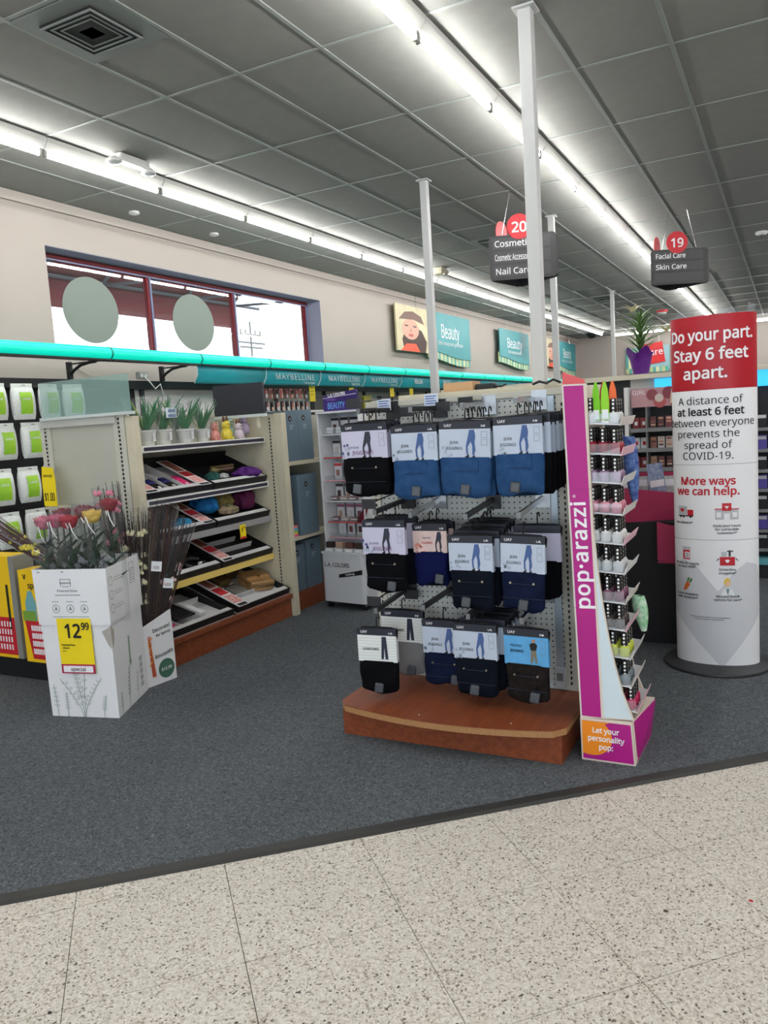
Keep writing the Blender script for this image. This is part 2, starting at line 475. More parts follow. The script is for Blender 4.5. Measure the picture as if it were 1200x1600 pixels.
AWN = mat('red_awning_cloth', (132, 52, 58), 0.8)
STEEL = mat('galvanised_tube', (120, 126, 134), 0.5, metal=0.3)
t = thing('awning', 'red fabric awning on steel tubes outside the high windows', 'awning', (-7.0, 5, 2.9))
def L(p): return (p[0] + 7.0, p[1] - 5, p[2] - 2.9)
g = G(); A0, A1 = 1.0, 9.75
zs = [(-6.5, 4.0), (-7.4, 3.30), (-7.4, 2.93)]
vs = []
for y in (A0, A1):
    for x, z in zs: vs.append(L((x, y, z)))
g.add(vs, [(0, 1, 4, 3), (1, 2, 5, 4)])
g.build('canopy_cloth', AWN, t, solid=.006)
for y in [2.5, 4.0, 5.7, 7.2, 8.7, 9.70]:
    G().cyl(L((-6.48, y, 3.95)), L((-7.38, y, 3.27)), .02, n=8).build('rafter_tube', STEEL, t)
    G().cyl(L((-7.37, y, 3.28)), L((-7.37, y, 2.94)), .018, n=8).build('drop_tube', STEEL, t)
    G().cyl(L((-6.48, y, 3.2)), L((-7.36, y, 3.25)), .018, n=8).build('strut_tube', STEEL, t)
G().cyl(L((-7.37, A0, 3.27)), L((-7.37, A1 + .6, 3.27)), .022, n=8).build('rail_tube', STEEL, t)
tag(G().box(-90, -40, -.3, XW - .31, 90, -.1).build('ground_outside', mat('asphalt', (110, 110, 112), 0.9, vary=.1)), kind='structure')
t = thing('utility_pole', 'distant utility pole with cross arms outside the third window pane', 'pole', (-42, 57.5, -.1))
G().cyl((0, 0, 0), (0, 0, 10.9), .11, .08, n=8).build('mast', mat('weathered_wood', (120, 118, 116), 0.9), t)
for z, w in ((9.7, 1.5), (9.0, 2.0), (8.6, 1.6)):
    G().box(-.06, -w, z, .06, w, z + .14).build('cross_arm', MATS['weathered_wood'], t)
for y in (-1.4, -.7, .7, 1.4): G().cyl((0, y, 9.84), (0, y, 10.2), .06, n=6).build('insulator', MATS['weathered_wood'], t)

# ================================================================ wall shelving under the windows
WGX = -6.02
wg = thing('wall_shelving', 'long run of wall shelving with black top rail under the windows', 'shelving', (-6.1, 4, 0.006))
def Lw(x0, y0, z0, x1, y1, z1): return (x0 + 6.1, y0 - 4, z0 - .006, x1 + 6.1, y1 - 4, z1 - .006)
G().box(*Lw(-6.13, 2.6, .1, -6.06, 6.2, 1.9)).build('back_panel', mat('black_back_panel', (30, 30, 32), 0.7), wg)
G().box(*Lw(-6.13, 6.2, .1, -6.06, 24.5, 1.9)).build('back_panel', mat('pale_back_panel', (196, 196, 192), 0.6), wg)
G().box(*Lw(-6.13, 2.6, 1.90, -5.97, 24.5, 1.985)).build('top_rail', BLACK, wg)
for k in range(18):
    y = 2.62 + k * 1.22
    G().box(*Lw(-6.06, y - .02, .1, -6.02, y + .02, 1.9)).build('upright', DARK, wg)
G().box(*Lw(-6.13, 2.6, .006, -5.55, 24.5, .1)).build('kick_plate', BLACK, wg)
G().box(*Lw(-6.06, 2.6, .1, -5.55, 24.5, .13)).build('base_deck', CREAM, wg)
for z in (.55, .95, 1.32, 1.60):
    G().box(*Lw(-6.05, 6.25, z, -5.80, 24.4, z + .025)).build('shelf', mat('pale_shelf', (196, 196, 194), .5), wg)

# turquoise light canopy: one lit tube segment per bay
TEAL = mat('turquoise_lit_diffuser', (20, 200, 180), 0.35, emit=0.42, emit_rgb=(0, 218, 186))
TEALJ = mat('turquoise_end_ring', (10, 140, 130), 0.4)
proto = None
for k in range(-1, 13):
    y0 = 5.30 + 1.22 * k
    lab = '%s lit turquoise diffuser tube of the canopy, counted from the left' % ORD[k + 1]
    if proto is None:
        proto = thing('canopy_light', lab, 'light', (-5.45, y0, 2.17), group='turquoise canopy lights')
        g = G(); prof = [(0.062 * cos(a), 0.058 * sin(a)) for a in [radians(-60 + 20 * q) for q in range(13)]] + [(-.03, -.05)]
        g.prism([(p[0], p[1]) for p in prof], (0, 1.205, 0), (1, 0, 0), (0, 0, 1), 1.19)
        g.build('diffuser', TEAL, proto, smooth=40)
        g = G(); g.prism([(1.05 * p[0], 1.05 * p[1]) for p in prof], (0, 1.222, 0), (1, 0, 0), (0, 0, 1), .017); g.build('end_ring', TEALJ, proto)
        G().box(-.05, 0.012, -.066, .05, 1.21, -.052).build('under_rail', BLACK, proto)
    else:
        copy_tree(proto, lab, (-5.45, y0, 2.17))
proto = None
for k in range(0, 14):
    y0 = 5.30 + 1.22 * (k - 1)
    lab = '%s black curved bracket holding the turquoise canopy, from the left' % ORD[k]
    if proto is None:
        proto = thing('canopy_bracket', lab, 'bracket', (-5.95, y0, 1.986), group='canopy brackets')
        G().box(-.03, -.02, 0, .01, .02, .155).build('post', BLACK, proto)
        g = G(); g.tube([(-.01 + .0, 0, .03), (.05, 0, .075), (.14, 0, .115), (.25, 0, .13), (.34, 0, .132)], .014, 6); g.build('arm', BLACK, proto)
        G().box(-.02, -.012, .128, .44, .012, .14).build('top_bar', BLACK, proto)
    else: copy_tree(proto, lab, (-5.95, y0, 1.985))

# brand banners hung below the canopy
BAN = mat('turquoise_banner', (52, 182, 194), 0.4, vary=.12, vscale=1.5)
names = ['', 'MAYBELLINE', 'MAYBELLINE', 'MAYBELLINE', 'REVLON', 'REVLON', '', '', '', '']
kinds = ['blank', 'first', 'second', 'third', 'first', 'second']
for k, nm in enumerate(names):
    y0 = 6.52 + 1.22 * k
    if nm: lab = 'turquoise banner lettered in white, %s of the %s with this long name' % (kinds[k], 'three' if nm[0] == 'M' else 'two') if nm[0] == 'M' else 'turquoise banner with the six-letter name, %s of two under the canopy' % kinds[k]
    else: lab = 'blank turquoise banner leftmost under the canopy' if k == 0 else 'blank turquoise banner, %s beyond the lettered ones under the canopy' % ORD[k - 6]
    t = thing('brand_banner', lab, 'banner', (-5.53, y0, 1.93), group='canopy banners')
    g = G()
    g.surf(lambda u, v: (0.06 * (1 - v) ** 1.6 * -1 + .05 + .02 * sin(pi * v), .01 + 1.2 * u, .19 * v), 2, 8)
    g.build('panel', BAN, t, smooth=180, solid=.004)
    for y in (.005, 1.215): G().tube([(.0, y, .0), (.05, y, .08), (.055, y, .19)], .006, 5).build('side_clip', mat('pale_clip', (190, 215, 215), .4), t)
    if nm:
        text(nm, .125 if nm[0] == 'M' else .12, WINK, t, (.068, .61, .10), (0, 1, 0), (-.08, 0, 1), sx=1.28 if nm[0] == 'M' else 0.95, space=1.15 if nm[0] == 'M' else .9, bold=0 if nm[0] == 'M' else .012)
    if nm == 'MAYBELLINE': text('NEW YORK', .05, WINK, t, (.06, .93, .028), (0, 1, 0), (-.2, 0, 1), sx=1.2)

# power socket and cable on the wall
t = thing('wall_socket', 'grey double power socket on the rail below the windows', 'socket', (-5.97, 6.24, 2.0))
G().box(-.03, -.06, 0, .02, .06, .075).build('plate', mat('grey_box', (150, 150, 148), .5), t)
for y in (-.03, .03): G().cyl((.02, y, .037), (.026, y, .037), .02, n=10).build('outlet', WHITE, t)
tag(G().tube([(-5.945, 6.24, 2.03), (-5.92, 6.30, 1.96), (-5.92, 6.36, 1.90), (-5.93, 6.45, 1.95), (-5.93, 6.50, 1.80)], .007, 6).build('power_cable', WHITE, smooth=180), 'white power cable looping down from the grey socket', 'cable')
tag(G().tube([(-6.135, 5.55, 2.1), (-6.13, 5.72, 2.03), (-6.11, 5.82, 1.99)], .005, 5).build('thin_cable', mat('pale_cord', (170, 165, 158), .6), smooth=180), 'thin pale cord on the wall under the first window pane', 'cable')

# ---- cotton ball bags
BAGF = mat('cotton_bag_film', (214, 220, 218), 0.35, rgb2=(236, 238, 236), vscale=60, bump=.8, bscale=45)
GREENL = mat('lime_label', (128, 200, 52), 0.5, rgb2=(176, 214, 60), vscale=9)
GREEND = mat('green_label_edge', (60, 140, 50), .5)
def bag_parts(t, w=.215, h=.27, d=.10):
    def fn(u, v):
        a = 2 * pi * u
        e = (sin(pi * min(1, max(0, v))) ** .45) * .95 + .05
        wob = 1 + .05 * sin(9 * a + 7 * v) + .05 * sin(23 * v + 3 * a)
        return (d / 2 * cos(a) * e * wob, w / 2 * sin(a) * (0.86 + .14 * e), h * v - h)
    G().surf(fn, 20, 10, closed_u=True).build('film', BAGF, t, smooth=180)
    G().box(-.004, -w * .43, -.006, .004, w * .43, .03).build('header', mat('bag_header', (222, 226, 222), .4), t)
    g = G(); poly = [(-.045, -.22), (.05, -.225), (.055, -.08), (.03, -.045), (-.02, -.045), (-.05, -.09)]
    vs = [];
    lb = g.surf(lambda u, v: (d / 2 * (1.04 * sin(pi * (.12 + .72 * v)) ** .45) + .004, -.048 + .105 * u, -.225 + .18 * v), 3, 5)
    lb.build('label_patch', GREENL, t, smooth=180)
    text('LARGE', .03, WINK, t, (d / 2 + .0075, .004, -.10), (0, 1, 0), (0, 0, 1), bold=.01)
for r, zr in enumerate((1.885, 1.56, 1.19, 0.83)):
    for c in range(4):
        y = 4.30 + .265 * c + (.05 if r == 1 else 0) + (-.03 if r == 2 else 0)
        if c > 2 and r > 1: continue
        lab = 'bag of large cotton balls with green label, %s row down, %s from the left' % (ORD[r], ORD[c])
        t = thing('cotton_bag', lab, 'bag', (-5.72, y, zr), group='cotton ball bags on the wall')
        t.rotation_euler = (0, 0, random.uniform(-.2, .1))
        bag_parts(t)
        tag(G().tube([(-6.055, y, zr + .028), (-5.68, y, zr + .012)], .005, 6).build('peg_hook', CHROME), 'metal peg hook holding the %s row, %s cotton bag' % (ORD[r], ORD[c]), 'hook', 'cotton bag hooks')

# ---- products on the far wall shelving (small hanging packs under the banners)
packm = [mat('rose_pack', (176, 108, 104), .4), mat('dusky_pack', (120, 72, 74), .4), mat('black_pack', (26, 24, 26), .4), mat('silver_pack', (190, 190, 192), .3), mat('tan_pack', (196, 160, 140), .4)]
for r, zr in enumerate((1.915, 1.755)):
    for c in range(9):
        y = 8.24 + .115 * c
        t = thing('lipstick_pack', 'carded %s lipstick hanging under the banners, %s row, %s from the left' % ('rosy' if r == 0 else 'dark', ORD[r], ORD[c]), 'lipstick', (-5.86, y, zr), group='carded cosmetics under the banners')
        G().box(-.004, -.04, -.13, .0, .04, 0).build('card', packm[(c + 1 + r) % 2 if r == 0 else 2], t)
        G().cyl((.012, 0, -.12), (.012, 0, -.075), .014, n=8).build('case', packm[3 + (c % 2)], t)
        G().cyl((.012, 0, -.075), (.012, 0, -.02), .014, n=8).build('cap', packm[(c + r) % 3], t)
# slim boxes on the shelves further along
boxm = [mat('charcoal_box', (58, 58, 58), .5), mat('olive_box', (128, 122, 30), .5), mat('pale_box', (206, 206, 200), .5), mat('kraft_box', (150, 122, 92), .6)]
pal = [0, 1, 2, 0, 1, 2, 0, 0, 1]
for c in range(22):
    y = 9.55 + .34 * c
    k = pal[c % 9]
    o = G().box(-.05, -.12, 0, .05, .12, .20 if k != 2 else .15).build('cosmetic_box', boxm[k])
    o.location = (-5.90, y, 1.6255); o.rotation_euler = (0, 0, .3 * (c % 3 - 1))
    tag(o, '%s cosmetics box on the top wall shelf, %s from the left' % (['charcoal', 'olive yellow', 'pale', 'kraft'][k], ORD[c]), 'box', 'boxes on the top wall shelf')
for r, zr in enumerate((.575, .975, 1.345)):
    for c in range(16):
        y = 9.05 + .13 * c
        o = G().box(-.06, -.055, 0, .06, .055, .10 + .05 * ((c * 7 + r) % 3)).build('cosmetic_carton', boxm[[2, 2, 0, 2, 3][(c * 3 + r) % 5]])
        o.location = (-5.90, y, zr + .0005)
        tag(o, 'small carton on the wall shelf behind the makeup stand, %s shelf up, %s along' % (ORD[r], ORD[c]), 'carton', 'cartons on the wall shelves')
# yellow shelf tags hanging under the banners
for k, (y, z, h) in enumerate([(8.92, 1.73, .24), (9.98, 1.80, .12), (11.28, 1.79, .14), (12.0, 1.79, .14), (13.5, 1.80, .13), (15.4, 1.82, .11)]):
    t = thing('shelf_tag', '%s yellow price tag hanging below the banners, from the left' % ORD[k], 'price tag', (-5.60, y, z), group='yellow tags below the banners')
    G().box(0, -.07, 0, .002, .07, h).build('card', YELLOW, t)
    for q in range(3): G().box(.002, -.045, h * (.35 + .18 * q), .0026, .03, h * (.39 + .18 * q)).build('print_line', mat('olive_ink', (150, 130, 20), .6), t)
t = thing('shelf_tag', 'yellow price tag on the rail above the dark board', 'price tag', (-5.93, 7.30, 1.985), group='yellow tags below the banners')
G().box(0, -.10, 0, .002, .10, .05).build('card', YELLOW, t)

# ================================================================ hanging and wall signs
TEALS = mat('teal_sign', (62, 150, 158), .5, vary=.05, vscale=3)
STRIPE = [mat('stripe_%d' % i, c, .5) for i, c in enumerate([(196, 206, 150), (90, 168, 160), (225, 222, 180), (130, 190, 170)])]
def wave(a, w, d): return -d * (0.5 - .5 * cos(pi * min(1, a / w * 1.25)))
def beauty(label, y0, w, z0, z1, photo, px0=0.0):
    t = thing('department_sign', label, 'sign', (XW + .10, y0, z0))
    h = z1 - z0; n = 16
    pw = .38 * w if photo else 0
    if photo:
        ph = G().box(0, 0, .06, .03, pw, h); ph.build('photo_panel', mat('photo_backdrop', (206, 196, 160), .5, vary=.15, vscale=3), t)
        g = G(); g.prism([(.08, .07), (.34, .07), (.36, .30), (.30, .52), (.20, .60), (.10, .50), (.06, .3)], (.0305, 0, 0), (0, w / 1.0, 0), (0, 0, h), .001)
        g.build('portrait_hair', mat('dark_hair', (70, 48, 44), .6), t)
        g = G(); g.prism([(.20 * cos(2 * pi * k / 20) * .5 + .165, .21 * sin(2 * pi * k / 20) + .52) for k in range(20)], (.0316, 0, 0), (0, w, 0), (0, 0, h), .001)
        g.build('portrait_face', mat('face_tone', (208, 158, 138), .5), t)
        g = G(); g.prism([(.03, .70), (.10, .86), (.20, .90), (.30, .82), (.335, .66), (.20, .73)], (.0327, 0, 0), (0, w, 0), (0, 0, h), .001)
        g.build('portrait_hat', mat('brown_hat', (120, 92, 84), .6), t)
        g = G(); g.prism([(.04, .07), (.27, .07), (.22, .24), (.10, .22)], (.0327, 0, 0), (0, w, 0), (0, 0, h), .001)
        g.build('portrait_collar', mat('coral_cloth', (226, 92, 66), .6), t)
        g = G(); g.prism([(.03 * cos(2 * pi * k / 12) + .165, .03 * sin(2 * pi * k / 12) + .40) for k in range(12)], (.0330, 0, 0), (0, w, 0), (0, 0, h), .001)
        g.build('portrait_lips', mat('lip_tone', (190, 84, 84), .5), t)
        for ex in (.115, .215):
            G().prism([(ex - .022, .60), (ex + .022, .60), (ex + .018, .575), (ex - .018, .575)], (.0330, 0, 0), (0, w, 0), (0, 0, h), .001).build('portrait_eye', mat('dark_hair', (70, 48, 44), .6), t)
        G().prism([(.165, .56), (.178, .47), (.152, .47)], (.0330, 0, 0), (0, w, 0), (0, 0, h), .001).build('portrait_nose', mat('nose_tone', (184, 128, 110), .5), t)
    # striped skirt behind the teal panel
    ns = 22
    for k in range(ns):
        a0 = pw + (w - pw) * k / ns; a1 = pw + (w - pw) * (k + 1) / ns
        top = .30 * h
        b0 = wave(a0 - pw, w - pw, .13) ; b1 = wave(a1 - pw, w - pw, .13)
        G().prism([(a0, b0), (a1, b1), (a1, top), (a0, top)], (.0, 0, 0), (0, 1, 0), (0, 0, 1), .02).build('stripe', STRIPE[k % 4], t)
    poly = [(pw + .04, h)] + [(pw + .04 + (w - pw - .04) * k / n, .13 + wave((w - pw) * k / n, w - pw, .12)) for k in range(n + 1)] + [(w, h)]
    G().prism(poly, (.021, 0, 0), (0, 1, 0), (0, 0, 1), .02).build('panel', TEALS, t)
    if photo: G().box(.0, pw, .08, .04, pw + .04, h).build('stripe', STRIPE[2], t)
    text('Beauty', .46 if photo else .40, WINK, t, (.0418, pw + (w - pw) * (.50 if photo else .5), h * .62), (0, 1, 0), (0, 0, 1), sx=.80 if photo else 1.15, bold=.004)
    text('100% money back guarantee', .12, WINK, t, (.0418, pw + (w - pw) * .5, h * .34), (0, 1, 0), (0, 0, 1), sx=1.0 if photo else .85)
    for y in (.25 * w, .8 * w): G().cyl((.015, y, h), (.015, y, 3.648 - z0), .004, n=5).build('hanging_wire', CHROME, t)
    return t
beauty('large teal wall sign beside a portrait of a woman in a hat', 12.45, 3.5, 2.56, 3.42, True)
beauty('narrow teal wall sign without portrait, next to the convex mirror', 17.85, 2.35, 2.62, 3.40, False)
beauty('small far teal wall sign with reddish portrait near the corner', 21.9, 3.3, 2.58, 3.42, True)
# far wall sign
t = thing('department_sign', 'red wall sign with striped border on the far wall behind the lily', 'sign', (-4.6, YF - .06, 2.40))
G().box(0, -.03, .06, 1.30, 0, .80).build('panel', mat('pale_blue_panel', (150, 190, 200), .5), t)
for k in range(14): G().box(.0 + .09 * k, -.04, 0, .09 + .09 * k, -.031, .16).build('stripe', STRIPE[k % 4], t)
for k in range(3): G().box(.0 + .08 * k, -.04, .16, .08 + .08 * k, -.031, .78).build('stripe', STRIPE[(k + 1) % 4], t)
G().prism([(.42, .22), (1.18, .30), (1.10, .92), (.42, .86)], (0, -.042, 0), (1, 0, 0), (0, 0, 1), .01).build('red_panel', mat('red_sign', (214, 44, 46), .5), t)
text('Care', .32, WINK, t, (.84, -.056, .62), (1, 0, .07), (0, 0, 1), bold=.01)
for x in (.3, 1.0): G().cyl((x, -.02, .8), (x, -.02, 1.245), .005, n=5).build('hanging_wire', CHROME, t)

# convex mirror
t = thing('convex_mirror', 'round convex security mirror hung in front of the wall', 'mirror', (-5.72, 19.75, 3.22))
def dome(u, v):
    r = .25 * v; a = 2 * pi * u
    return (.10 * (1 - v * v), r * cos(a) , r * sin(a))
G().surf(dome, 24, 6, closed_u=True).build('mirror_dome', mat('mirror_silver', (210, 212, 214), .05, metal=1.0), t, smooth=180)
g = G(); g.tube([(0, .255 * cos(2 * pi * k / 24), .255 * sin(2 * pi * k / 24)) for k in range(25)], .012, 6); g.build('rim', BLACK, t)
G().cyl((0, 0, .2), (-.05, 0, .428), .008, n=6).build('hanger', CHROME, t)
# aisle signs
ASG = mat('dark_grey_sign', (62, 62, 64), .5); ASG2 = mat('grey_sign_strip', (74, 74, 76), .5)
REDD = mat('red_disc', (206, 40, 52), .45)
def aisle_sign(label, A, Bp, z0, h, num, lines, C):
    A = Vector(A); Bp = Vector(Bp); C = Vector(C)
    t = thing('aisle_sign', label, 'sign', ((A.x + Bp.x) / 2, (A.y + Bp.y) / 2, z0))
    o = Vector((t.location.x, t.location.y))
    def board(P, Q, nm):
        d = (Q - P); w = d.length; d = d.normalized(); r = .04
        poly = []
        for cx, cy, a0 in ((w - r, r, -90), (w - r, h - r, 0), (r, h - r, 90), (r, r, 180)):
            poly += [(cx + r * cos(radians(a0 + q * 22.5)), cy + r * sin(radians(a0 + q * 22.5))) for q in range(5)]
        return G().prism(poly, (P.x - o.x, P.y - o.y, 0), (d.x, d.y, 0), (0, 0, 1), .012).build(nm, ASG, t), d, w
    b, d, w = board(A, Bp, 'board')
    board(A + Vector((0, .02)), C, 'board'); board(Bp + Vector((0, .02)), C, 'board')
    nd = Vector((d.y, -d.x)); P = A - o
    hb = h
    ns = 3
    for k in range(ns):
        zc = h * (.82 - .31 * k)
        q = P + d * (.05 * w) + nd * .0125
        G().prism([(0, -.125 * h), (.86 * w, -.125 * h), (.86 * w, .125 * h), (0, .125 * h)], (q.x, q.y, zc), (d.x, d.y, 0), (0, 0, 1), .003).build('name_strip', ASG2, t)
        if k < len(lines):
            q = P + d * (.08 * w) + nd * .0165
            text(lines[k], h * .235, WINK, t, (q.x, q.y, zc), (d.x, d.y, 0), (0, 0, 1), align='LEFT', bold=.014, sx=min(1.1, .80 * w / (.56 * h * .235 * len(lines[k]))))
    R = .125
    c = P + d * (.46 * w) + nd * .013
    G().cyl((c.x, c.y, h + .075), (c.x + nd.x * .006, c.y + nd.y * .006, h + .075), R, n=32).build('number_disc', REDD, t)
    text(num, .17, WINK, t, (c.x + nd.x * .0072, c.y + nd.y * .0072, h + .075), (d.x, d.y, 0), (0, 0, 1), bold=.02)
    c2 = (A * .55 + C * .45) - o
    dd = (C - A).normalized(); n2_ = Vector((-dd.y, dd.x))
    G().cyl((c2.x, c2.y, h + .075), (c2.x + n2_.x * .006, c2.y + n2_.y * .006, h + .075), R, n=32).build('number_disc', REDD, t)
    for f in (.2, .8):
        q = P + d * (f * w)
        G().cyl((q.x, q.y, h), (q.x * .5, q.y * .5, 3.646 - z0), .003, n=5).build('hanging_wire', CHROME, t)
    return t
aisle_sign('dark hanging aisle sign numbered 20 listing cosmetics, behind the near pole', (-2.73, 7.92), (-2.10, 8.16), 2.765, .44, '20', ['Cosmetics', 'Cosmetic Accessories', 'Nail Care'], (-2.62, 8.55))
aisle_sign('dark hanging aisle sign numbered 19 listing facial care, above the pillar', (-1.46, 9.98), (-.86, 10.28), 2.80, .40, '19', ['Facial Care', 'Skin Care'], (-1.37, 10.62))

# poles
POLE = mat('white_pole_paint', (196, 198, 198), .5)
for k, (x, y, zb, r, lab) in enumerate([(-1.308, 4.6, 1.53, .037, 'nearest white square pole rising from the jeggings shelving to the ceiling'),
                                   (-3.074, 7.14, 0.006, .034, 'white square pole left of the hanging sign, in front of the large wall sign'),
                                   (-2.457, 9.36, 0.006, .034, 'white square pole just right of the nearest one, behind the aisle sign'),
                                   (-3.076, 16.04, 0.006, .034, 'thin distant white pole left of the potted lily')]):
    t = thing('service_pole', lab, 'pole', (x, y, zb))
    G().box(-r, -r, 0, r, r, 3.635 - zb).build('shaft', POLE, t, bevel=.004)
    G().box(-r * 1.7, -r * 1.7, 3.635 - zb, r * 1.7, r * 1.7, 3.646 - zb).build('ceiling_plate', POLE, t)

# ceiling devices
VM = mat('vent_grey', (128, 134, 132), .5); VD = mat('vent_dark', (20, 22, 22), .7)
def vent(label, x, y, s=.19, plate=True):
    t = thing('ceiling_vent', label, 'vent', (x, y, 3.60))
    G().box(-.295, -.295, .046, .295, .295, .052).build('plate', VM, t)
    G().box(-s, -s, .03, s, s, .045).build('throat', VD, t)
    for k in range(5):
        a = s * (1 - .19 * k); w = .012; z = .022 + .003 * k
        g = G()
        for sx in (-1, 1):
            g.hexa([(min(sx * a, sx * (a - w)), -a, z), (max(sx * a, sx * (a - w)), -a, z), (max(sx * a, sx * (a - w)), a, z), (min(sx * a, sx * (a - w)), a, z)] +
                   [(min(sx * a, sx * (a - w)), -a, z + .008), (max(sx * a, sx * (a - w)), -a, z + .008), (max(sx * a, sx * (a - w)), a, z + .008), (min(sx * a, sx * (a - w)), a, z + .008)])
            g.box(-a + w, min(sx * a, sx * (a - w)), z, a - w, max(sx * a, sx * (a - w)), z + .008)
        g.build('louvre_ring', VM, t)
    G().box(-.05, -.05, .03, .05, .05, .04).build('centre_plate', VM, t)
vent('square louvred air vent in the near left of the ceiling', -3.41, 3.435)
vent('square air vent in the ceiling behind the sign numbered 20', -3.41, 10.21)
vent('small distant ceiling vent left of the sign numbered 19', -3.41, 17.0)
t = thing('emergency_light', 'white twin-head emergency light beside the window-side tubes', 'light', (-4.72, 5.04, 3.585))
G().box(-.05, -.16, 0, .05, .16, .06).build('body', WHITE, t, bevel=.01)
for s in (-1, 1):
    h_ = G().lathe([(.03, .0), (.06, -.025), (.062, -.04), (.05, -.048)], 12, (0, s * .19, .02)).build('lamp_head', WHITE, t, smooth=40)
    G().lathe([(.045, -.0485), (.03, -.052)], 12, (0, s * .19, .02)).build('lens', mat('lamp_lens', (200, 205, 205), .15), h_)
for k, (x, y) in enumerate([(-5.84, 6.21), (-5.82, 7.43)]):
    o = G().lathe([(.05, 0), (.055, -.02), (.03, -.03)], 14, (0, 0, 0)).build('ceiling_sensor', WHITE, smooth=40)
    o.location = (x, y, 3.652); tag(o, 'small white ceiling sensor near the window wall, %s from the left' % ORD[k], 'sensor')
t = thing('security_camera', 'beige camera on the ceiling beside the second pole', 'camera', (-4.69, 11.32, 3.55))
G().box(-.07, -.10, 0, .07, .10, .10).build('body', CREAM, t, bevel=.01)
G().cyl((.07, -.02, .03), (.13, -.06, .01), .04, n=12).build('lens_barrel', mat('beige_lens', (150, 145, 130), .4), t)
t = thing('dome_camera', 'black domed camera on the ceiling near the far corner', 'camera', (-5.35, 24.6, 3.645))
G().cyl((0, 0, -.03), (0, 0, 0), .16, n=18).build('base_ring', BLACK, t)
G().lathe([(.14, -.03), (.12, -.09), (.06, -.13), (.01, -.14)], 18).build('dome', BLACK, t, smooth=60)
t = thing('fire_alarm', 'red and white alarm on the distant ceiling above the lily', 'alarm', (-2.745, 20.4, 3.645))
G().cyl((0, 0, -.05), (0, 0, 0), .13, n=16).build('base', REDD, t)
G().lathe([(.11, -.05), (.08, -.09), (.02, -.1)], 16).build('strobe', WHITE, t, smooth=60)
t = thing('smoke_detector', 'round white smoke detector on the ceiling at the right edge', 'detector', (-.345, 12.29, 3.65))
G().lathe([(.075, 0), (.08, -.02), (.06, -.045), (.02, -.05)], 18).build('body', WHITE, t, smooth=40)
G().cyl((0, 0, -.055), (0, 0, -.049), .015, n=8).build('button', DARK, t)
# ================================================================ accessory shelving on the left
WOOD = mat('cherry_laminate', (140, 74, 42), 0.4, rgb2=(116, 56, 32), vscale=5, stretch=(8, 1, 12))
WOODX = mat('cherry_laminate_across', (142, 76, 44), 0.4, rgb2=(114, 56, 32), vscale=5, stretch=(1, 8, 12))
g1 = thing('accessory_gondola', 'beige shelving unit of hair accessories and scarves with brown base', 'shelving', (-3.9, 3.47, 0.006))
def Lg(x0, y0, z0, x1, y1, z1): return (x0 + 3.9, y0 - 3.47, z0 - .006, x1 + 3.9, y1 - 3.47, z1 - .006)
G().box(*Lg(-3.95, 3.52, .17, -3.90, 4.80, 1.52)).build('back_panel', GREYP, g1)
G().box(*Lg(-3.90, 4.80, .15, -3.36, 4.825, 1.515)).build('side_panel', CREAM, g1)
G().box(*Lg(-3.36, 4.80, .006, -3.295, 4.86, 1.52)).build('front_upright', CREAM, g1, bevel=.003)
g = G()
for k in range(52): g.box(*Lg(-3.405, 4.796, .19 + .0252 * k, -3.396, 4.7995, .205 + .0252 * k))
g.build('slot_row', INK, g1)
# end panel that faces the entrance
G().box(*Lg(-4.21, 3.475, .006, -3.48, 3.50, 1.545)).build('end_panel', mat('grey_green_metal', (176, 178, 166), .4, vary=.03, vscale=4), g1)
for x in (-4.165, -3.535):
    G().box(*Lg(x - .045, 3.462, .006, x + .045, 3.475, 1.545)).build('slotted_upright', mat('pale_upright', (190, 190, 178), .45), g1)
    g = G()
    for k in range(58): g.box(*Lg(x - .006, 3.459, .08 + .0252 * k, x + .006, 3.4615, .095 + .0252 * k))
    g.build('slot_row', INK, g1)
G().box(*Lg(-3.485, 3.462, .006, -3.425, 3.52, 1.535)).build('corner_post', CREAM, g1, bevel=.003)
G().box(*Lg(-4.20, 3.45, 1.50, -3.55, 3.462, 1.545)).build('header_rail', mat('rail_grey', (180, 182, 176), .4), g1)
G().box(*Lg(-3.95, 3.50, 1.52, -3.88, 4.86, 1.54)).build('top_cap', CREAM, g1)
# shelves with price channels
chan = [('white_channel', (214, 214, 212), 1.348), ('white_channel', (214, 214, 212), 1.02), ('grey_channel', (150, 150, 152), .762), ('yellow_channel', (226, 198, 110), .478)]
for nm, c, z in chan:
    s_ = G().box(*Lg(-3.90, 3.525, z - .03, -3.462, 4.795, z)).build('shelf', CREAM, g1)
    G().box(*Lg(-3.462, 3.525, z - .036, -3.45, 4.795, z + .006)).build('price_channel', mat(nm, c, .4), s_)
    if z > 1: G().box(*Lg(-3.4498, 3.56, z - .026, -3.4485, 4.78, z - .004)).build('dark_insert', mat('dark_insert', (44, 42, 58), .5), s_)
G().box(*Lg(-3.90, 3.515, .006, -3.33, 4.80, .145)).build('base', WOODX, g1)
G().box(*Lg(-3.90, 3.50, .145, -3.31, 4.80, .178)).build('base_top', WOODX, g1, bevel=.004)
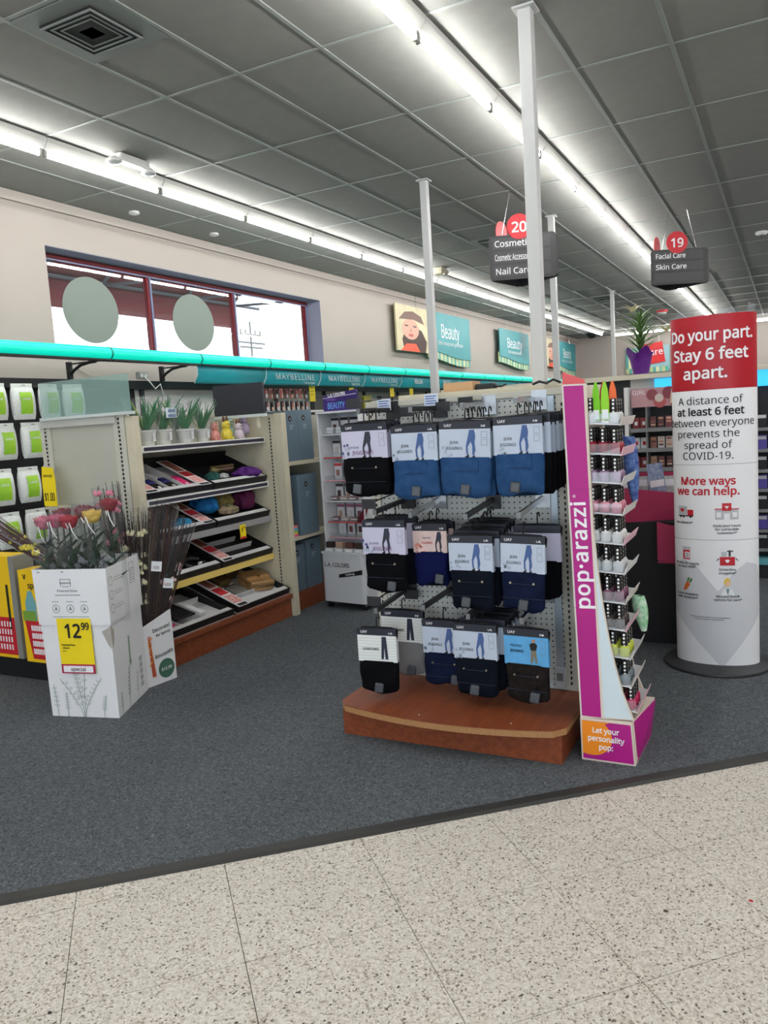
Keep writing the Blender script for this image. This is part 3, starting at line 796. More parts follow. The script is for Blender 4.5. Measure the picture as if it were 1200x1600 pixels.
# glass and dark header boards on top
t = thing('glass_header', 'frosted greenish glass panel standing on the end of the beige shelving', 'panel', (-3.79, 3.456, 1.5455))
G().box(-.375, -.003, .016, .370, .003, .235).build('glass_sheet', glassy('green_glass', (160, 196, 190), .36, .08), t)
G().box(-.385, -.018, 0, .385, .018, .018).build('clamp_rail', mat('clear_rail', (196, 206, 204), .3), t)
t = thing('dark_header_board', 'dark slate header board standing above the ceramic animals', 'board', (-3.53, 4.62, 1.42))
G().box(-.215, -.012, .10, .225, .012, .32).build('board', mat('slate_board', (44, 48, 56), .4), t)
G().box(-.23, -.02, .08, .23, .02, .10).build('clamp_rail', mat('clear_rail', (196, 206, 204), .3), t)
G().box(-.225, -.004, 0, -.20, .004, .08).build('stem', CREAM, t); G().box(.15, -.004, 0, .175, .004, .08).build('stem', CREAM, t)
t = thing('price_sign', 'tall yellow sign reading Hooray and one dollar beside the end panel', 'sign', (-4.06, 3.36, 1.02))
G().prism([(-.055, 0), (.055, 0), (.06, .16), (.05, .235), (-.045, .245), (-.055, .16)], (0, 0, 0), (1, 0, 0), (0, 0, 1), .004).build('card', YELLOW, t)
text('Hooray!', .033, INK, t, (0, -.0055, .19), sx=.8); text('$1.00', .085, INK, t, (.0, -.0055, .06), sx=.52, bold=.01)
G().box(-.055, .0, -.02, .055, .105, -.005).build('shelf_bracket', CREAM, t)

# ---- trays
TBL = mat('black_tray', (22, 21, 24), .5); TWH = mat('white_tray_liner', (206, 206, 208), .6)
SKIN = mat('photo_skin', (150, 92, 80), .5); REDP = mat('red_pattern', (196, 62, 66), .5, rgb2=(236, 214, 208), vscale=55)
ALPHA = radians(24)
def TM(xf, y0, zf, al=ALPHA):
    xd = Vector((0, 1, 0)); yd = Vector((-cos(al), 0, sin(al))); zd = xd.cross(yd)
    if zd.z < 0: zd = -zd
    m = Matrix((xd, yd, zd)).transposed().to_4x4(); m.translation = (xf, y0, zf); return m
def tray(label, xf, y0, zf, w, d, dark=False, divs=(), cross=(), strips=(), al=ALPHA):
    M_ = TM(xf, y0, zf, al)
    t = thing('display_tray', label, 'tray', M=M_, group='black display trays')
    h = .05
    G().box(0, 0, 0, w, d, .006).build('bottom', TBL if dark else TWH, t)
    for n_, b in (('front_wall', (0, 0, .006, w, .008, h)), ('back_wall', (0, d - .008, .006, w, d, h + .03)), ('side_wall', (0, .008, .006, .008, d - .008, h)), ('side_wall', (w - .008, .008, .006, w, d - .008, h))):
        G().box(*b).build(n_, TBL, t)
    G().box(.010, .008, h - .012, w - .010, .05, h - .002).build('front_ledge', TWH, t)
    for u in divs: G().box(u - .003, .05, .006, u + .003, d - .01, .045).build('divider', TWH, t)
    for u0, u1, v in cross: G().box(u0, v - .003, .006, u1, v + .003, .045).build('divider', TWH, t)
    for u in strips:
        s_ = G().box(u, .004, h - .001, u + .11, d * .98, h + .003).build('photo_strip', PAPER, t)
        G().box(u + .02, d * .55, h + .003, u + .095, d * .95, h + .0045).build('portrait', SKIN, s_)
        G().box(u + .01, d * .34, h + .003, u + .10, d * .52, h + .0045).build('red_block', mat('red_block', (190, 44, 52), .5), s_)
        G().box(u + .01, d * .10, h + .003, u + .10, d * .31, h + .0045).build('red_pattern', REDP, s_)
        G().box(u + .01, .008, h + .003, u + .10, d * .07, h + .0045).build('black_caption', INK, s_)
    return M_
def at(M_, u, v, n=0): return M_ @ Vector((u, v, n))
M2a = tray('black tray of belts with white dividers on second shelf of the beige unit', -3.462, 3.535, 1.022, .63, .42, divs=(.12, .26, .40), strips=(.01, .50))
M2b = tray('dark tray with purple scarf on second shelf of the beige unit', -3.462, 4.18, 1.022, .60, .42, dark=True)
M3a = tray('black tray behind the spring bouquets on third shelf of the beige unit', -3.462, 3.60, .764, .56, .40, dark=True, strips=(.44,))
M3b = tray('black tray of crumpled scarves on third shelf of the beige unit', -3.462, 4.18, .764, .60, .40, dark=True)
M4a = tray('black tray with one black and white band on fourth shelf of the beige unit', -3.462, 3.66, .480, .52, .40, dark=True)
M4b = tray('almost empty black tray with two white dividers on fourth shelf of the beige unit', -3.462, 4.20, .480, .58, .42, dark=True, cross=((.12, .52, .16), (.12, .46, .27)), strips=(.005,))
M5a = tray('black tray with black pouch and pink items on the base of the beige unit', -3.335, 3.52, .1785, .60, .48, divs=(.13, .34), cross=((.34, .58, .30), (.13, .34, .2)), strips=(), al=radians(15))
M5b = tray('black tray with shiny gold purse on the base of the beige unit', -3.335, 4.16, .1785, .62, .52, divs=(), cross=((.12, .6, .14),), strips=(.01,), al=radians(22))

def blob(name, label, cat, c, sx, sy, sz, m, seed=0, rz=0, group=None, fold=.22, parent=None, cut=0.25):
    rnd = random.Random(seed); ph = [rnd.uniform(0, 6.28) for _ in range(6)]
    g = G()
    def fn(u, v):
        a = 2 * pi * u; b = pi * (v * (1 - cut) + 0) ; b = max(.02, b)
        k = 1 + fold * (sin(5 * a + ph[0] + 3 * v) * .5 + sin(9 * a + ph[1] - 5 * v) * .35 + sin(14 * v + ph[2]) * .3) * sin(b)
        return (sx * sin(b) * cos(a) * k, sy * sin(b) * sin(a) * k, sz * (cos(b) + .7) / 1.7 * (1 + .1 * sin(6 * a + ph[3])))
    g.surf(fn, 36, 16, closed_u=True)
    g.add([fn(k / 36, 1) for k in range(36)], [tuple(range(36))])
    o = g.build(name, m, parent, smooth=180)
    o.location = c; o.rotation_euler = (0, 0, rz)
    if parent is None: tag(o, label, cat, group)
    return o
# belts and bands on the second shelf
def belt(label, M_, u, c1, c2, logo):
    t = thing('coiled_belt', label, 'belt', M=M_ @ Matrix.Translation((u, .06, .0065)), group='coiled belts')
    G().box(-.035, .0, 0, .035, .075, .032).build('tab', c1, t, bevel=.004)
    G().box(-.03, .075, 0, .03, .14, .036).build('band', c2, t, bevel=.008)
    if logo: G().cyl((0, .02, .032), (0, .02, .034), .012, n=14).build('emblem', WHITE, t)
NAVY = mat('navy_fabric', (34, 40, 104), .6); PINK = mat('hot_pink', (214, 40, 110), .45)
belt('navy belt on black tab, left one on the second shelf', M2a, .20, TBL, NAVY, True)
belt('navy belt on black tab, right one on the second shelf', M2a, .33, TBL, NAVY, True)
belt('hot pink wristband with white ring on the second shelf', M2a, .455, PINK, PINK, True)
SC = lambda n, a, b, s=40: mat(n, a, .8, rgb2=b, vscale=s, bump=.6, bscale=90)
blob('rolled_scarf', 'dark teal scarf rolled up on the second shelf', 'scarf', at(M2b, .13, .12, .008), .05, .10, .055, SC('teal_scarf', (16, 60, 58), (24, 84, 78)), 3, .5)
blob('rolled_scarf', 'small pale grey rolled cloth on the second shelf', 'scarf', at(M2b, .26, .13, .008), .04, .035, .035, SC('pale_scarf', (150, 154, 154), (190, 194, 194)), 4)
blob('rolled_scarf', 'purple knitted scarf drooping over the end of the second shelf', 'scarf', at(M2b, .48, .09, .008), .10, .10, .075, SC('purple_scarf', (62, 20, 92), (96, 34, 130)), 5)
t = thing('gold_box', 'slim shiny gold box lying in the second shelf tray', 'box', M=M2b @ Matrix.Translation((.27, .17, .04)))
G().box(-.12, 0, 0, .13, .02, .045).build('carton', mat('gold_foil', (206, 184, 128), .22, metal=.9), t, bevel=.003); G().box(-.121, -.001, .018, .131, -.0, .026).build('band', mat('bright_band', (226, 212, 170), .2, metal=.6), t)
blob('rolled_scarf', 'bright blue patterned scarf on the third shelf', 'scarf', at(M3b, .10, .20, .008), .10, .10, .13, SC('blue_scarf', (8, 78, 150), (20, 130, 190), 30), 6, 0)
blob('rolled_scarf', 'olive and brown patterned scarf on the third shelf', 'scarf', at(M3b, .29, .22, .008), .09, .10, .15, SC('olive_scarf', (104, 98, 44), (150, 132, 84), 30), 7)
blob('rolled_scarf', 'leafy green and pink scarf at the front of the third shelf', 'scarf', at(M3b, .21, .09, .04), .07, .085, .06, SC('leaf_scarf', (66, 96, 52), (172, 140, 120), 28), 8)
blob('rolled_scarf', 'magenta patterned scarf at the right end of the third shelf', 'scarf', at(M3b, .50, .16, .008), .08, .085, .16, SC('magenta_scarf', (110, 16, 58), (60, 20, 70), 34), 9)
blob('rolled_scarf', 'small turquoise scarf in the left tray of the third shelf', 'scarf', at(M3a, .34, .10, .008), .05, .08, .05, SC('turq_scarf', (10, 110, 160), (20, 140, 180), 30), 10)
t = thing('head_band', 'black and white padded band in the fourth shelf tray', 'headband', M=M4a @ Matrix.Translation((.36, .11, .008)))
g = G(); g.tube([(.08 * cos(a), .06 * sin(a), .02) for a in [radians(20 + 16 * q) for q in range(21)]], .018, 8); g.build('band', TBL, t, smooth=180)
blob('bow', '', '', (.06, -.03, .0), .035, .03, .03, WHITE, 12, parent=t)
t = thing('clutch_pouch', 'flat black pouch with gold clasp in the base tray', 'pouch', M=M5a @ Matrix.Translation((.235, .10, .047)))
G().box(-.085, 0, 0, .085, .30, .014).build('body', TBL, t, bevel=.004); G().box(-.02, .17, .014, .02, .25, .018).build('clasp', mat('gold_metal', (212, 176, 110), .25, metal=1), t)
t = thing('white_carton', 'narrow white carton beside the black pouch', 'carton', M=M5a @ Matrix.Translation((.37, .08, .008)))
G().box(-.02, 0, 0, .03, .20, .05).build('body', PAPER, t, bevel=.002); G().box(-.02, .2, .0, .03, .203, .05).build('flap', PAPER, t)
blob('hair_tie_bundle', 'hot pink bundle in the base tray left of the pouch', 'hair tie', at(M5a, .07, .30, .008), .06, .05, .05, mat('pink_satin', (196, 30, 96), .4), 13)
blob('hair_tie_bundle', 'raspberry pink bundle at the front left of the base tray', 'hair tie', at(M5a, .07, .12, .008), .06, .05, .05, MATS['pink_satin'], 14)
GOLD = mat('gold_leatherette', (222, 182, 132), .3, metal=.85, bump=.5, bscale=40)
t = thing('gold_purse', 'shiny rose gold purse with flap on the base tray', 'purse', M=M5b @ Matrix.Translation((.44, .12, .01)) @ Matrix.Rotation(radians(-12), 4, 'Z'))
G().box(-.11, 0, 0, .12, .17, .075).build('body', GOLD, t, bevel=.02)
G().box(-.112, .07, .060, .122, .185, .088).build('flap', GOLD, t, bevel=.012)
G().cyl((0, .075, .085), (0, .075, .095), .014, n=12).build('clasp', mat('gold_metal', (212, 176, 110), .25, metal=1), t)
G().tube([(-.11, .16, .05), (-.15, .12, .06), (-.14, .05, .05)], .006, 6).build('strap', GOLD, t)
BRZ = mat('bronze_leatherette', (112, 92, 60), .35, metal=.5)
for k, (u, v, w, lab) in enumerate([(.22, .30, .12, 'dark bronze wallet behind the clear pouch'), (.38, .36, .13, 'dull bronze wallet behind the gold purse')]):
    t = thing('wallet', lab, 'wallet', M=M5b @ Matrix.Translation((u, v, .008)))
    G().box(-w / 2, 0, 0, w / 2, .12, .06).build('body', BRZ, t, bevel=.008); G().box(-w / 2, -.004, .03, w / 2, 0, .062).build('flap', BRZ, t)
t = thing('clear_pouch', 'silvery clear pouch between photo strip and gold purse', 'pouch', M=M5b @ Matrix.Translation((.24, .16, .008)))
G().box(-.06, 0, 0, .08, .11, .03).build('film', mat('silver_film', (150, 150, 146), .2, metal=.5), t, bevel=.01); G().box(-.06, .11, 0, .08, .118, .03).build('zip', CHROME, t)
t = thing('price_tag', 'small yellow price tag under the third shelf', 'price tag', (-3.447, 4.44, .65))
G().box(0, -.033, 0, .0015, .033, .10).build('card', YELLOW, t); text('9', .05, INK, t, (.0022, -.006, .066), (0, 1, 0), bold=.01); text('99', .022, INK, t, (.0022, .016, .078), (0, 1, 0)); G().box(.0015, -.03, .0, .002, .03, .014).build('red_band', REDINK, t)

# ---- aloe plants in clear sleeves on the top shelf
POTW = mat('white_pot', (206, 208, 206), .45); ALOE = mat('aloe_green', (24, 104, 62), .45, rgb2=(40, 128, 70), vscale=14); ALOEY = mat('aloe_margin', (190, 206, 70), .5)
SOIL = mat('soil', (48, 38, 30), .9)
def leaf(g, base, az, ln, lean, w, n=7, cup=.25):
    d = Vector((cos(az), sin(az), 0)); sdir = Vector((-sin(az), cos(az), 0)); pts = []
    for i in range(n + 1):
        s_ = i / n; out = ln * (lean * s_ + .35 * lean * s_ * s_); up_ = ln * (s_ - .28 * lean * s_ * s_)
        c = Vector(base) + d * out + Vector((0, 0, up_)); ww = w * (1 - s_ ** 1.8) * (.75 + .5 * s_ * (1 - s_) * 2)
        pts.append((c, ww, d))
    vs = []; fs = []
    for c, ww, d_ in pts:
        vs += [c - sdir * ww, c - d_ * ww * cup + Vector((0, 0, -ww * cup)), c + sdir * ww]
    for i in range(n):
        a = i * 3
        fs += [(a, a + 1, a + 4, a + 3), (a + 1, a + 2, a + 5, a + 4)]
    g.add(vs, fs)
def aloe(label, x, y, s, seed, sign=False):
    rnd = random.Random(seed)
    t = thing('potted_aloe', label, 'plant', (x, y, 1.3485), group='potted aloes on the top shelf'); t.scale = (s, s, s)
    G().lathe([(.042, 0), (.056, .085), (.060, .088), (.060, .10), (.054, .10)], 18).build('pot', POTW, t, smooth=40)
    G().cyl((0, 0, .09), (0, 0, .094), .052, n=14).build('soil', SOIL, t)
    for k in range(17):
        g = G(); az = k * 2.4 + rnd.uniform(-.3, .3)
        leaf(g, (.012 * cos(az), .012 * sin(az), .09), az, rnd.uniform(.16, .25), rnd.uniform(.12, .6), rnd.uniform(.012, .017))
        g.build('leaf', ALOE if k != 7 else ALOEY, t, smooth=180, solid=.003)
    def sl(u, v):
        a = 2 * pi * u; r = .062 + .06 * v + .010 * sin(5 * a) * v
        return (r * cos(a), r * sin(a), .03 + .27 * v + .02 * sin(3 * a + seed) * v)
    G().surf(sl, 24, 5, closed_u=True).build('sleeve', CLEAR2, t, smooth=180)
    G().box(.0615, -.012, .03, .0625, .012, .08).build('barcode_label', PAPER, t)
    if sign:
        G().box(.088, -.055, .17, .089, .045, .235).build('name_patch', mat('pale_patch', (200, 214, 220), .5), t)
        text('aloe', .04, mat('blue_ink', (20, 84, 150), .5), t, (.0900, -.005, .218), (0, 1, 0), bold=.02); text('vera', .04, MATS['blue_ink'], t, (.0900, -.005, .187), (0, 1, 0), bold=.02)
aloe('potted aloe in clear sleeve, leftmost on the top shelf', -3.57, 3.72, 1.0, 1)
aloe('potted aloe with blue and white name on its sleeve', -3.60, 3.90, 1.0, 2, True)
aloe('potted aloe in the front middle of the top shelf', -3.52, 4.02, .95, 3)
aloe('potted aloe behind the middle one, dark pot foot showing', -3.67, 4.10, .95, 4)
aloe('potted aloe nearest the ceramic animals', -3.55, 4.22, .9, 5)
# ---- ceramic animals
def critter(label, x, y, c, z=1.3485, s=1.0, wings=False, legs=False, ears='round'):
    m = mat('glaze_%d_%d_%d' % c, c, .22, coat=.3)
    t = thing('ceramic_animal', label, 'figurine', (x, y, z)); t.scale = (s, s, s)
    zb = .03 if legs else 0
    G().lathe([(.028, 0), (.040, .02), (.042, .045), (.030, .075), (.018, .085)], 16, (0, 0, zb)).build('body', m, t, smooth=60)
    h = G().ball((0, 0, zb + .105), .032, 14, 8).build('head', m, t, smooth=60)
    if ears == 'round':
        for s_ in (-1, 1): G().ball((0, s_ * .024, zb + .132), .012, 8, 5).build('ear', m, h, smooth=60)
    else:
        for s_ in (-1, 1): G().ball((-.005, s_ * .018, zb + .15), .010, 8, 6, sz=2.2).build('ear', mat('brown_glaze', (96, 62, 50), .4), h, smooth=60)
    for s_ in (-1, 1):
        G().ball((.030, s_ * .011, zb + .112), .005, 6, 4).build('eye', INK, h)
        if legs: G().tube([(0, s_ * .014, zb + .01), (.0, s_ * .014, 0)], .003, 5).build('leg', INK, t)
        else: G().ball((.03, s_ * .024, .010), .014, 8, 5).build('foot', m, t, smooth=60)
        G().ball((.008, s_ * .040, zb + .045), .014, 8, 6, sz=1.8, sx=.8, sy=.6).build('wing' if wings else 'arm', m, t, smooth=60)
    if wings: G().cyl((.030, 0, zb + .102), (.048, 0, zb + .098), .007, .001, n=6).build('beak', mat('beak_tan', (190, 150, 90), .5), h)
    return t
critter('small dusty pink ceramic animal next to the aloes', -3.53, 4.325, (196, 128, 118), s=.9)
critter('yellow ceramic animal with pink head on the top shelf', -3.52, 4.445, (206, 188, 60), ears='long')
critter('pale mint ceramic animal behind the lilac one', -3.62, 4.60, (150, 176, 160), s=1.15)
critter('pale lilac ceramic animal with bow on the top shelf', -3.52, 4.585, (198, 184, 196), s=.85, ears='long')
critter('lavender ceramic bird on thin legs at the right end', -3.57, 4.715, (164, 150, 180), wings=True, legs=True)

# ================================================================ bay with slate blue boxes behind the upright
t = thing('box_gondola', 'beige shelf bay with slate blue boxes right of the upright', 'shelving', (-3.6, 5.15, .006))
def Lb(x0, y0, z0, x1, y1, z1): return (x0 + 3.6, y0 - 5.15, z0 - .006, x1 + 3.6, y1 - 5.15, z1 - .006)
G().box(*Lb(-3.95, 4.87, .15, -3.90, 5.52, 1.50)).build('back_panel', GREYP, t)
G().box(*Lb(-3.90, 4.87, .006, -3.36, 5.52, .15)).build('base', WOODX, t)
for z in (1.155, .585):
    G().box(*Lb(-3.90, 4.87, z - .03, -3.33, 5.50, z)).build('shelf', CREAM, t)
G().box(*Lb(-3.90, 5.50, .006, -3.42, 5.53, 1.5)).build('side_panel', GREYP, t)
SLATE = mat('slate_blue_card', (92, 112, 126), .5, vary=.04)
def slate_box(label, x, y, z, w, d, h, photo=False, rz=0.0):
    t = thing('slate_box', label, 'box', (x, y, z), rz, group='slate blue cartons')
    G().box(-d, -w / 2, 0, 0, w / 2, h).build('carton', SLATE, t, bevel=.003)
    G().cyl((.0, w * .0 - .02, h * .84), (.0012, w * .0 - .02, h * .84), .022, n=16).build('logo_disc', INK, t)
    text('n', .022, WINK, t, (.0018, -.02, h * .84), (0, 1, 0), bold=.02)
    for q in range(3): G().box(0, -.03, h * (.70 - .035 * q), .001, -.03 + .06 - .012 * q, h * (.71 - .035 * q)).build('print_line', mat('pale_blue_ink', (170, 186, 196), .6), t)
    if photo:
        G().cyl((-d * .5, -w / 2, h * .77), (-d * .5, -w / 2 - .0012, h * .77), .05, n=18).build('photo_disc', mat('peach_photo', (206, 170, 156), .5), t)
        G().cyl((-d * .5, -w / 2 - .0012, h * .80), (-d * .5, -w / 2 - .002, h * .80), .02, n=12).build('portrait', mat('dark_hair', (70, 48, 44), .6), t)
slate_box('slate blue carton on the upper shelf nearest the upright', -3.335, 4.99, 1.1555, .17, .30, .38)
slate_box('slate blue carton on the upper shelf further from the upright', -3.345, 5.19, 1.1555, .20, .30, .385)
slate_box('slate blue carton with round portrait photo on the middle shelf', -3.32, 5.12, .5855, .26, .30, .46, True)
slate_box('slate blue carton on the base nearest the upright', -3.37, 5.00, .1505, .18, .30, .36)
slate_box('slate blue carton on the base further from the upright', -3.37, 5.22, .1505, .21, .30, .38)
t = thing('sponge_pack', 'small rainbow striped sponge pack on the middle shelf', 'sponge', (-3.345, 4.93, .5855))
for k, c in enumerate([(230, 90, 150), (240, 200, 70), (120, 200, 120), (110, 170, 220), (230, 120, 120)]): G().box(-.04, -.035, .017 * k, .012, .035, .017 * k + .0165).build('layer', mat('sponge_%d' % k, c, .8), t)
# ================================================================ jeggings end cap
def pegboard():
    m = bpy.data.materials.new('pegboard'); m.use_nodes = True
    nt = m.node_tree; b = nt.nodes['Principled BSDF']; b.inputs['Roughness'].default_value = .5
    tc = nt.nodes.new('ShaderNodeTexCoord'); sc = nt.nodes.new('ShaderNodeVectorMath'); sc.operation = 'SCALE'; sc.inputs['Scale'].default_value = 1 / .0254
    nt.links.new(tc.outputs['Object'], sc.inputs[0])
    fr = nt.nodes.new('ShaderNodeVectorMath'); fr.operation = 'FRACTION'; nt.links.new(sc.outputs[0], fr.inputs[0])
    su = nt.nodes.new('ShaderNodeVectorMath'); su.operation = 'SUBTRACT'; su.inputs[1].default_value = (.5, .5, .5); nt.links.new(fr.outputs[0], su.inputs[0])
    mu = nt.nodes.new('ShaderNodeVectorMath'); mu.operation = 'MULTIPLY'; mu.inputs[1].default_value = (1, 0, 1); nt.links.new(su.outputs[0], mu.inputs[0])
    ln = nt.nodes.new('ShaderNodeVectorMath'); ln.operation = 'LENGTH'; nt.links.new(mu.outputs[0], ln.inputs[0])
    lt = nt.nodes.new('ShaderNodeMath'); lt.operation = 'LESS_THAN'; lt.inputs[1].default_value = .15; nt.links.new(ln.outputs['Value'], lt.inputs[0])
    mx = nt.nodes.new('ShaderNodeMix'); mx.data_type = 'RGBA'; nt.links.new(lt.outputs[0], mx.inputs[0])
    mx.inputs[6].default_value = (*lin((190, 194, 190)), 1); mx.inputs[7].default_value = (*lin((28, 30, 32)), 1)
    nt.links.new(mx.outputs[2], b.inputs['Base Color'])
    return m
ec = thing('jeggings_endcap', 'pegboard end display of jeggings on a curved brown wood base', 'display rack', (-1.33, 3.43, .006))
def Le(x0, y0, z0, x1, y1, z1): return (x0 + 1.33, y0 - 3.43, z0 - .006, x1 + 1.33, y1 - 3.43, z1 - .006)
PB = pegboard()
G().box(*Le(-1.79, 3.42, .15, -.905, 3.445, 1.478)).build('pegboard', PB, ec)
G().box(*Le(-1.84, 3.405, 1.478, -.855, 3.46, 1.506)).build('top_rail', GREYP, ec, bevel=.003)
for x0, x1 in ((-1.84, -1.79), (-.905, -.855)):
    G().box(*Le(x0, 3.41, .012, x1, 3.46, 1.478)).build('upright', GREYP, ec)
    g = G()
    for k in range(50): g.box(*Le((x0 + x1) / 2 - .004, 3.4075, .18 + .0255 * k, (x0 + x1) / 2 + .004, 3.4095, .194 + .0255 * k))
    g.build('slot_row', INK, ec)
GALV = mat('galvanised_strip', (168, 180, 190), .35, metal=.5)
G().box(*Le(-.945, 3.408, .26, -.912, 3.419, 1.478)).build('cable_cover', GALV, ec, bevel=.003)
ob = G().box(*Le(-.955, 3.395, .165, -.902, 3.419, .262)).build('outlet_box', mat('outlet_grey', (176, 180, 182), .4), ec, bevel=.006)
G().box(*Le(-.942, 3.391, .20, -.915, 3.395, .235)).build('outlet', mat('outlet_dark', (110, 112, 112), .5), ob)
G().box(*Le(-1.82, 2.965, .006, -.815, 3.41, .122)).build('base', WOOD, ec)
# bow-fronted base top with cork coloured edge
CORK = mat('cork_edge', (178, 134, 88), .7, rgb2=(150, 106, 66), vscale=220)
def bow(x0, x1, y0, y1, d, n=24, r=.035):
    P = []
    for k in range(n + 1):
        s_ = k / n; P.append((x0 + (x1 - x0) * s_, y0 - d * sin(pi * s_) ** .8 + (r if k in (0, n) else 0)))
    return P + [(x1, y1), (x0, y1)]
pl = [(a + 1.33, b_ - 3.43) for a, b_ in bow(-1.835, -.80, 2.955, 3.41, .085)]
tp = G(); tp.prism(pl, (0, 0, .118), (1, 0, 0), (0, 1, 0), .026); tp.build('base_edge', CORK, ec)
tp = G(); tp.prism(pl, (0, 0, .144), (1, 0, 0), (0, 1, 0), .004); tp.build('base_top', WOOD, ec)
for x, y in ((-1.42, 2.93), (-1.02, 2.96)):
    G().cyl((x + 1.33, y - 3.43, .148), (x + 1.33, y - 3.43, .1495), .004, n=8).build('screw_cap', WHITE, ec)
# gondola run behind the end cap
gr = thing('gondola_run', 'beige gondola behind the jeggings end display carrying the near pole', 'shelving', (-1.33, 4.9, .006))
G().box(-.40, -1.43, 0, .40, -.12, .14).build('base', WOOD, gr); G().box(-.03, -1.43, .14, .03, -.12, 1.49).build('core_panel', CREAM, gr); G().box(-.36, -1.43, 1.49, .36, -.12, 1.522).build('top_shelf', CREAM, gr)
for z in (.5, .85, 1.18):
    for s_ in (-1, 1): G().box(min(s_ * .03, s_ * .34), -1.43, z, max(s_ * .03, s_ * .34), -.12, z + .03).build('shelf', CREAM, gr)
t = thing('cardboard_tray', 'small open cardboard box lying on top of the pegboard gondola', 'box', (-1.41, 3.60, 1.5285))
KRAFT = mat('kraft_card', (196, 158, 116), .7)
for b in ((-.075, -.05, 0, .075, .05, .004), (-.075, -.05, .004, .075, -.046, .045), (-.075, .046, .004, .075, .05, .045), (-.075, -.046, .004, -.071, .046, .045), (.071, -.046, .004, .075, .046, .045)): G().box(*b).build('wall', KRAFT, t)
t = thing('hook_bundle', 'black plastic hooks lying beside the cardboard box on the gondola', 'hooks', (-1.28, 3.60, 1.5285))
G().box(-.05, -.03, 0, .04, .03, .03).build('clip', BLACK, t, bevel=.006); G().tube([(.03, 0, .015), (.07, .0, .012), (.09, .01, .02)], .005).build('wire', BLACK, t)
t = thing('hook_bundle', 'black wire hooks lying on the gondola next to the near pole', 'hooks', (-1.0, 3.56, 1.5285))
G().tube([(-.05, 0, .006), (-.02, .01, .018), (.02, .0, .006)], .006).build('wire', BLACK, t); G().tube([(.01, 0, .006), (.045, .01, .022), (.08, .0, .006)], .006).build('wire', BLACK, t)

# ---- faceout arms
STOPM = mat('dull_steel', (120, 122, 124), .4, metal=.6)
ARM = mat('gunmetal_arm', (62, 64, 68), .35, metal=.6)
def arm(x, z, tip, plate=ARM, m=ARM, drop=0.0, tag_=True):
    a = G().bar((x + 1.33, 3.412 - 3.43, z - .006), (x + 1.33, tip - 3.43, z - .006 - drop), .014, .022).build('faceout_arm', m, ec)
    G().box(x + 1.33 - .034, 3.404 - 3.43, z - .05, x + 1.33 + .034, 3.4185 - 3.43, z + .036).build('plate', plate, a)
    if tag_: G().box(x + 1.33 - .009, tip - .006 - 3.43, z - drop - .02, x + 1.33 + .009, tip - 3.43 - .0005, z - drop + .004).build('end_stop', STOPM, a)
    return a
DPL = mat('dark_plate', (40, 42, 46), .4); SPL = mat('steel_plate', (150, 154, 158), .25, metal=.7)
arm(-1.695, 1.462, 3.07, DPL); arm(-1.45, 1.455, 3.09, DPL); arm(-1.208, 1.455, 3.075, SPL, CHROME); arm(-.977, 1.462, 3.075, SPL, CHROME)
arm(-1.64, 1.035, 3.06, DPL, drop=.02); arm(-1.475, 1.03, 3.08, SPL, CHROME, drop=.03); arm(-1.21, 1.025, 3.06, DPL, drop=.03); arm(-.978, 1.03, 3.06, SPL, CHROME, drop=.03)
arm(-1.66, .600, 3.05, DPL, drop=.03); arm(-1.43, .605, 3.06, DPL, drop=.01); arm(-1.21, .605, 3.03, DPL, drop=.03); arm(-.978, .600, 3.03, SPL, CHROME, drop=.03)
# flip scan label holders
def flip(x, y, z, m, lab=None):
    a = G().tube([(x + 1.33, 3.415 - 3.43, z - .006 + .02), (x + 1.33, y - 3.43, z - .006)], .0035, 6).build('label_wire', BLACK, ec)
    G().box(x + 1.33 - .035, y - .003 - 3.43, z - .03, x + 1.33 + .035, y - 3.43, z + .014).build('label_plate', m, a)
flip(-1.735, 3.10, 1.50, DPL); flip(-1.60, 3.36, 1.45, DPL); flip(-1.41, 3.35, 1.462, DPL); flip(-1.29, 3.33, 1.475, BLACK); flip(-1.70, 3.12, 1.045, DPL); flip(-1.62, 3.36, 1.015, DPL); flip(-1.695, 3.10, .60, DPL); flip(-1.63, 3.36, .575, DPL)
PRL = mat('price_label', (206, 216, 232), .5)
for x, z in ((-1.72, 1.485), (-1.475, 1.492)):
    a = G().box(x + 1.33 - .035, 3.37 - 3.43, z - .03, x + 1.33 + .035, 3.373 - 3.43, z + .025).build('price_label', PRL, ec)
    for q in range(4): G().box(x + 1.33 - .028, 3.369 - 3.43, z + .012 - .011 * q, x + 1.33 + .026 - .008 * (q % 2), 3.3699 - 3.43, z + .016 - .011 * q).build('print_line', mat('label_blue_ink', (60, 90, 160), .6), a)

# ---- garment packs
CARDJ = mat('pale_blue_card', (184, 195, 212), .5, vary=.03, vscale=14); CARDD = mat('lilac_card', (192, 190, 212), .5, vary=.03, vscale=14)
CARDL = mat('lined_card', (214, 220, 220), .5); CARDB = mat('sky_blue_card', (88, 162, 214), .5, vary=.12, vscale=12); CARDP = mat('blush_card', (222, 196, 190), .5, vary=.06, vscale=20)
HEAD = mat('navy_black_header', (34, 38, 50), .45)
D_BLK = mat('black_denim', (8, 9, 13), .9, spec=.12, bump=.4, bscale=500); D_BLU = mat('mid_blue_denim', (34, 66, 106), .9, spec=.15, rgb2=(46, 80, 122), vscale=26, bump=.4, bscale=500)
D_NVY = mat('navy_denim', (12, 20, 44), .9, spec=.15, rgb2=(18, 28, 56), vscale=26, bump=.4, bscale=500); D_IND = mat('indigo_knit', (14, 21, 68), .9, spec=.15, bump=.3, bscale=400)
